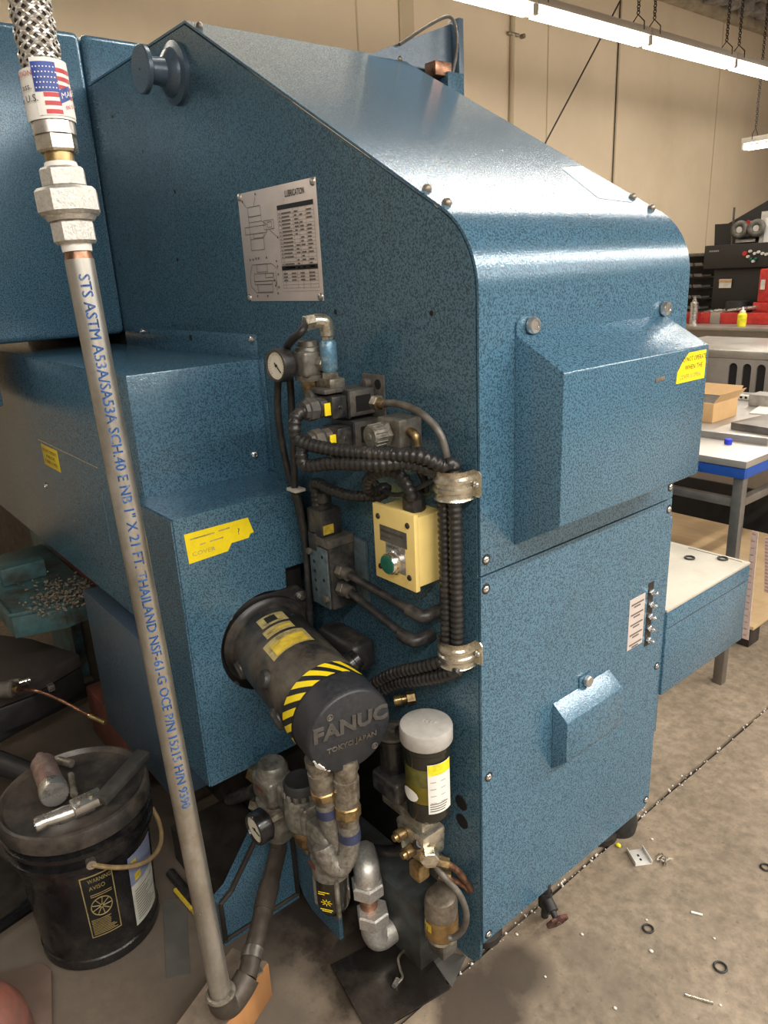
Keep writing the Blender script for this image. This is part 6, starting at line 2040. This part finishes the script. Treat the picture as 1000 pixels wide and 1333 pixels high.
solo('antenna_rod', B().cyl((P1.x + 0.18, CY + 0.1, P1.z), (P1.x + 0.175, CY + 0.1, P1.z + 0.33), 0.010, seg=8), 'brown_pipe', (P1.x + 0.18, CY + 0.1, P1.z), 'thin brown rod standing on top of the black console', 'rod')

# parts shelf beside the console
sh = thing('parts_shelf', (-3.0, 6.5, 1.1), 'dark shelf of stacked small parts bins between the cabinet and console', 'shelf')
S0, S1 = V((-3.1286, 6.3500, 1.1940)), V((-2.8873, 6.3500, 1.6687))
part('back_panel', B().box((S0.x - 0.1, 6.5, 1.151), (S1.x - 0.02, 6.53, S1.z)), 'console_black', sh)
part('top_board', B().box((S0.x - 0.1, 6.3, S1.z), (S1.x - 0.02, 6.53, S1.z + 0.03), 0.002), 'grey_dirty', sh)
hgt = (S1.z - 1.152) / 5
wid = (S1.x - 0.03 - (S0.x - 0.1)) / 3
for r_ in range(5):
    z0 = 1.152 + r_ * hgt
    part('shelf_board', B().box((S0.x - 0.1, 6.33, z0), (S1.x - 0.02, 6.5, z0 + 0.012)), 'console_black', sh)
    for c_ in range(3):
        x0 = S0.x - 0.1 + c_ * wid
        part('bin', B().prism([(x0 + 0.01, 6.30, z0 + 0.014), (x0 + wid - 0.01, 6.30, z0 + 0.014), (x0 + wid - 0.01, 6.28, z0 + hgt * 0.42), (x0 + 0.01, 6.28, z0 + hgt * 0.42)], (0, 0.012, 0)), 'bin_grey', sh)
        part('bin', B().box((x0 + 0.01, 6.31, z0 + 0.014), (x0 + wid - 0.01, 6.48, z0 + hgt * 0.30)), 'raw_steel', sh)

# things on the bench
q = V((-2.1887, 5.6600, 1.0498))
bo = thing('squeeze_bottle', (q.x, 5.66, 1.065), 'yellow squeeze bottle with white nozzle standing on the long bench', 'bottle')
part('bottle', B().lathe((q.x, 5.66, 1.065), Z, [(0, 0.034), (0.006, 0.038), (0.10, 0.038), (0.115, 0.026), (0.12, 0.022)], 20), 'bottle_yellow', bo)
part('nozzle', B().lathe((q.x, 5.66, 1.185), Z, [(0, 0.024), (0.012, 0.024), (0.016, 0.012), (0.045, 0.005)], 16), 'white', bo)
r0 = V((-2.2287, 6.0000, 1.2717))
rcz = thing('red_case', (r0.x + 0.15, 6.0, 1.152), 'red plastic machine case with a square window on the long bench', 'case')
part('shell', B().box((r0.x - 0.02, 5.96, 1.152), (0.2, 6.10, 1.25), 0.008), 'red_paint', rcz)
zz1 = V((-2.2306, 6.0000, 1.5364)).z
part('shell', B().box((r0.x + 0.01, 5.97, 1.25), (0.2, 6.10, zz1), 0.012), 'red_paint', rcz)
q1, q2 = V((-2.1951, 5.9650, 1.3597)), V((-2.1575, 5.9650, 1.4443))
part('window', B().box(q1, q2 + V(0, -0.006, 0)), 'off_white', rcz)
q = V((-2.4499, 6.1000, 1.2529))
solo('tape_roll', B().lathe((q.x, 6.1, 1.151), Z, [(0, 0.10), (0.004, 0.105), (0.10, 0.105), (0.104, 0.098)], 26), 'console_black', (q.x, 6.1, 1.151), 'black round tin on the long bench in front of the console', 'tin')
q = V((-2.5773, 5.9800, 1.2186))
b = B()
for k in range(9):
    a = random.uniform(0, 6.28)
    c = V(q.x + random.gauss(0, 0.05), 5.98 + random.gauss(0, 0.03), 1.152)
    b.faces([c + V(cos(a), sin(a), 0) * 0.07 + Z * 0.004, c + V(-sin(a), cos(a), 0) * 0.06 + Z * 0.03, c - V(cos(a), sin(a), 0) * 0.07 + Z * 0.01, c - V(-sin(a), cos(a), 0) * 0.05 + Z * 0.035], [(0, 1, 2, 3)])
bmesh.ops.solidify(b.bm, geom=b.bm.faces[:], thickness=0.004)
solo('shop_rag', b, 'rag', (q.x, 5.98, 1.152), 'crumpled white rag lying on the long bench before the console', 'rag')
solo('steel_bar', B().tube([V((-2.4623, 5.9500, 1.1725)), V((-2.2055, 5.9500, 1.2078))], 0.02, 8), 'steel', (-2.4623, 5.9500, 1.1725), 'bare steel bar lying on the black bench mat', 'bar')
q = V((-2.7147, 5.8000, 1.0399))
solo('spray_can', B().lathe((q.x, 5.80, 1.065), Z, [(0, 0.035), (0.19, 0.035), (0.205, 0.02), (0.22, 0.02), (0.222, 0.012), (0.25, 0.012)], 18), 'steel', (q.x, 5.80, 1.065), 'plain steel can standing at the end of the long bench', 'can')
q = V((-0.9402, 2.7390, 0.9750))
b = B().box(q + V(-0.09, -0.05, 0), q + V(0.06, 0.05, 0.04), 0.003)
solo('grey_tray', b, 'galv_floor', q, 'grey tray at the back of the work table by the cardboard box', 'tray')
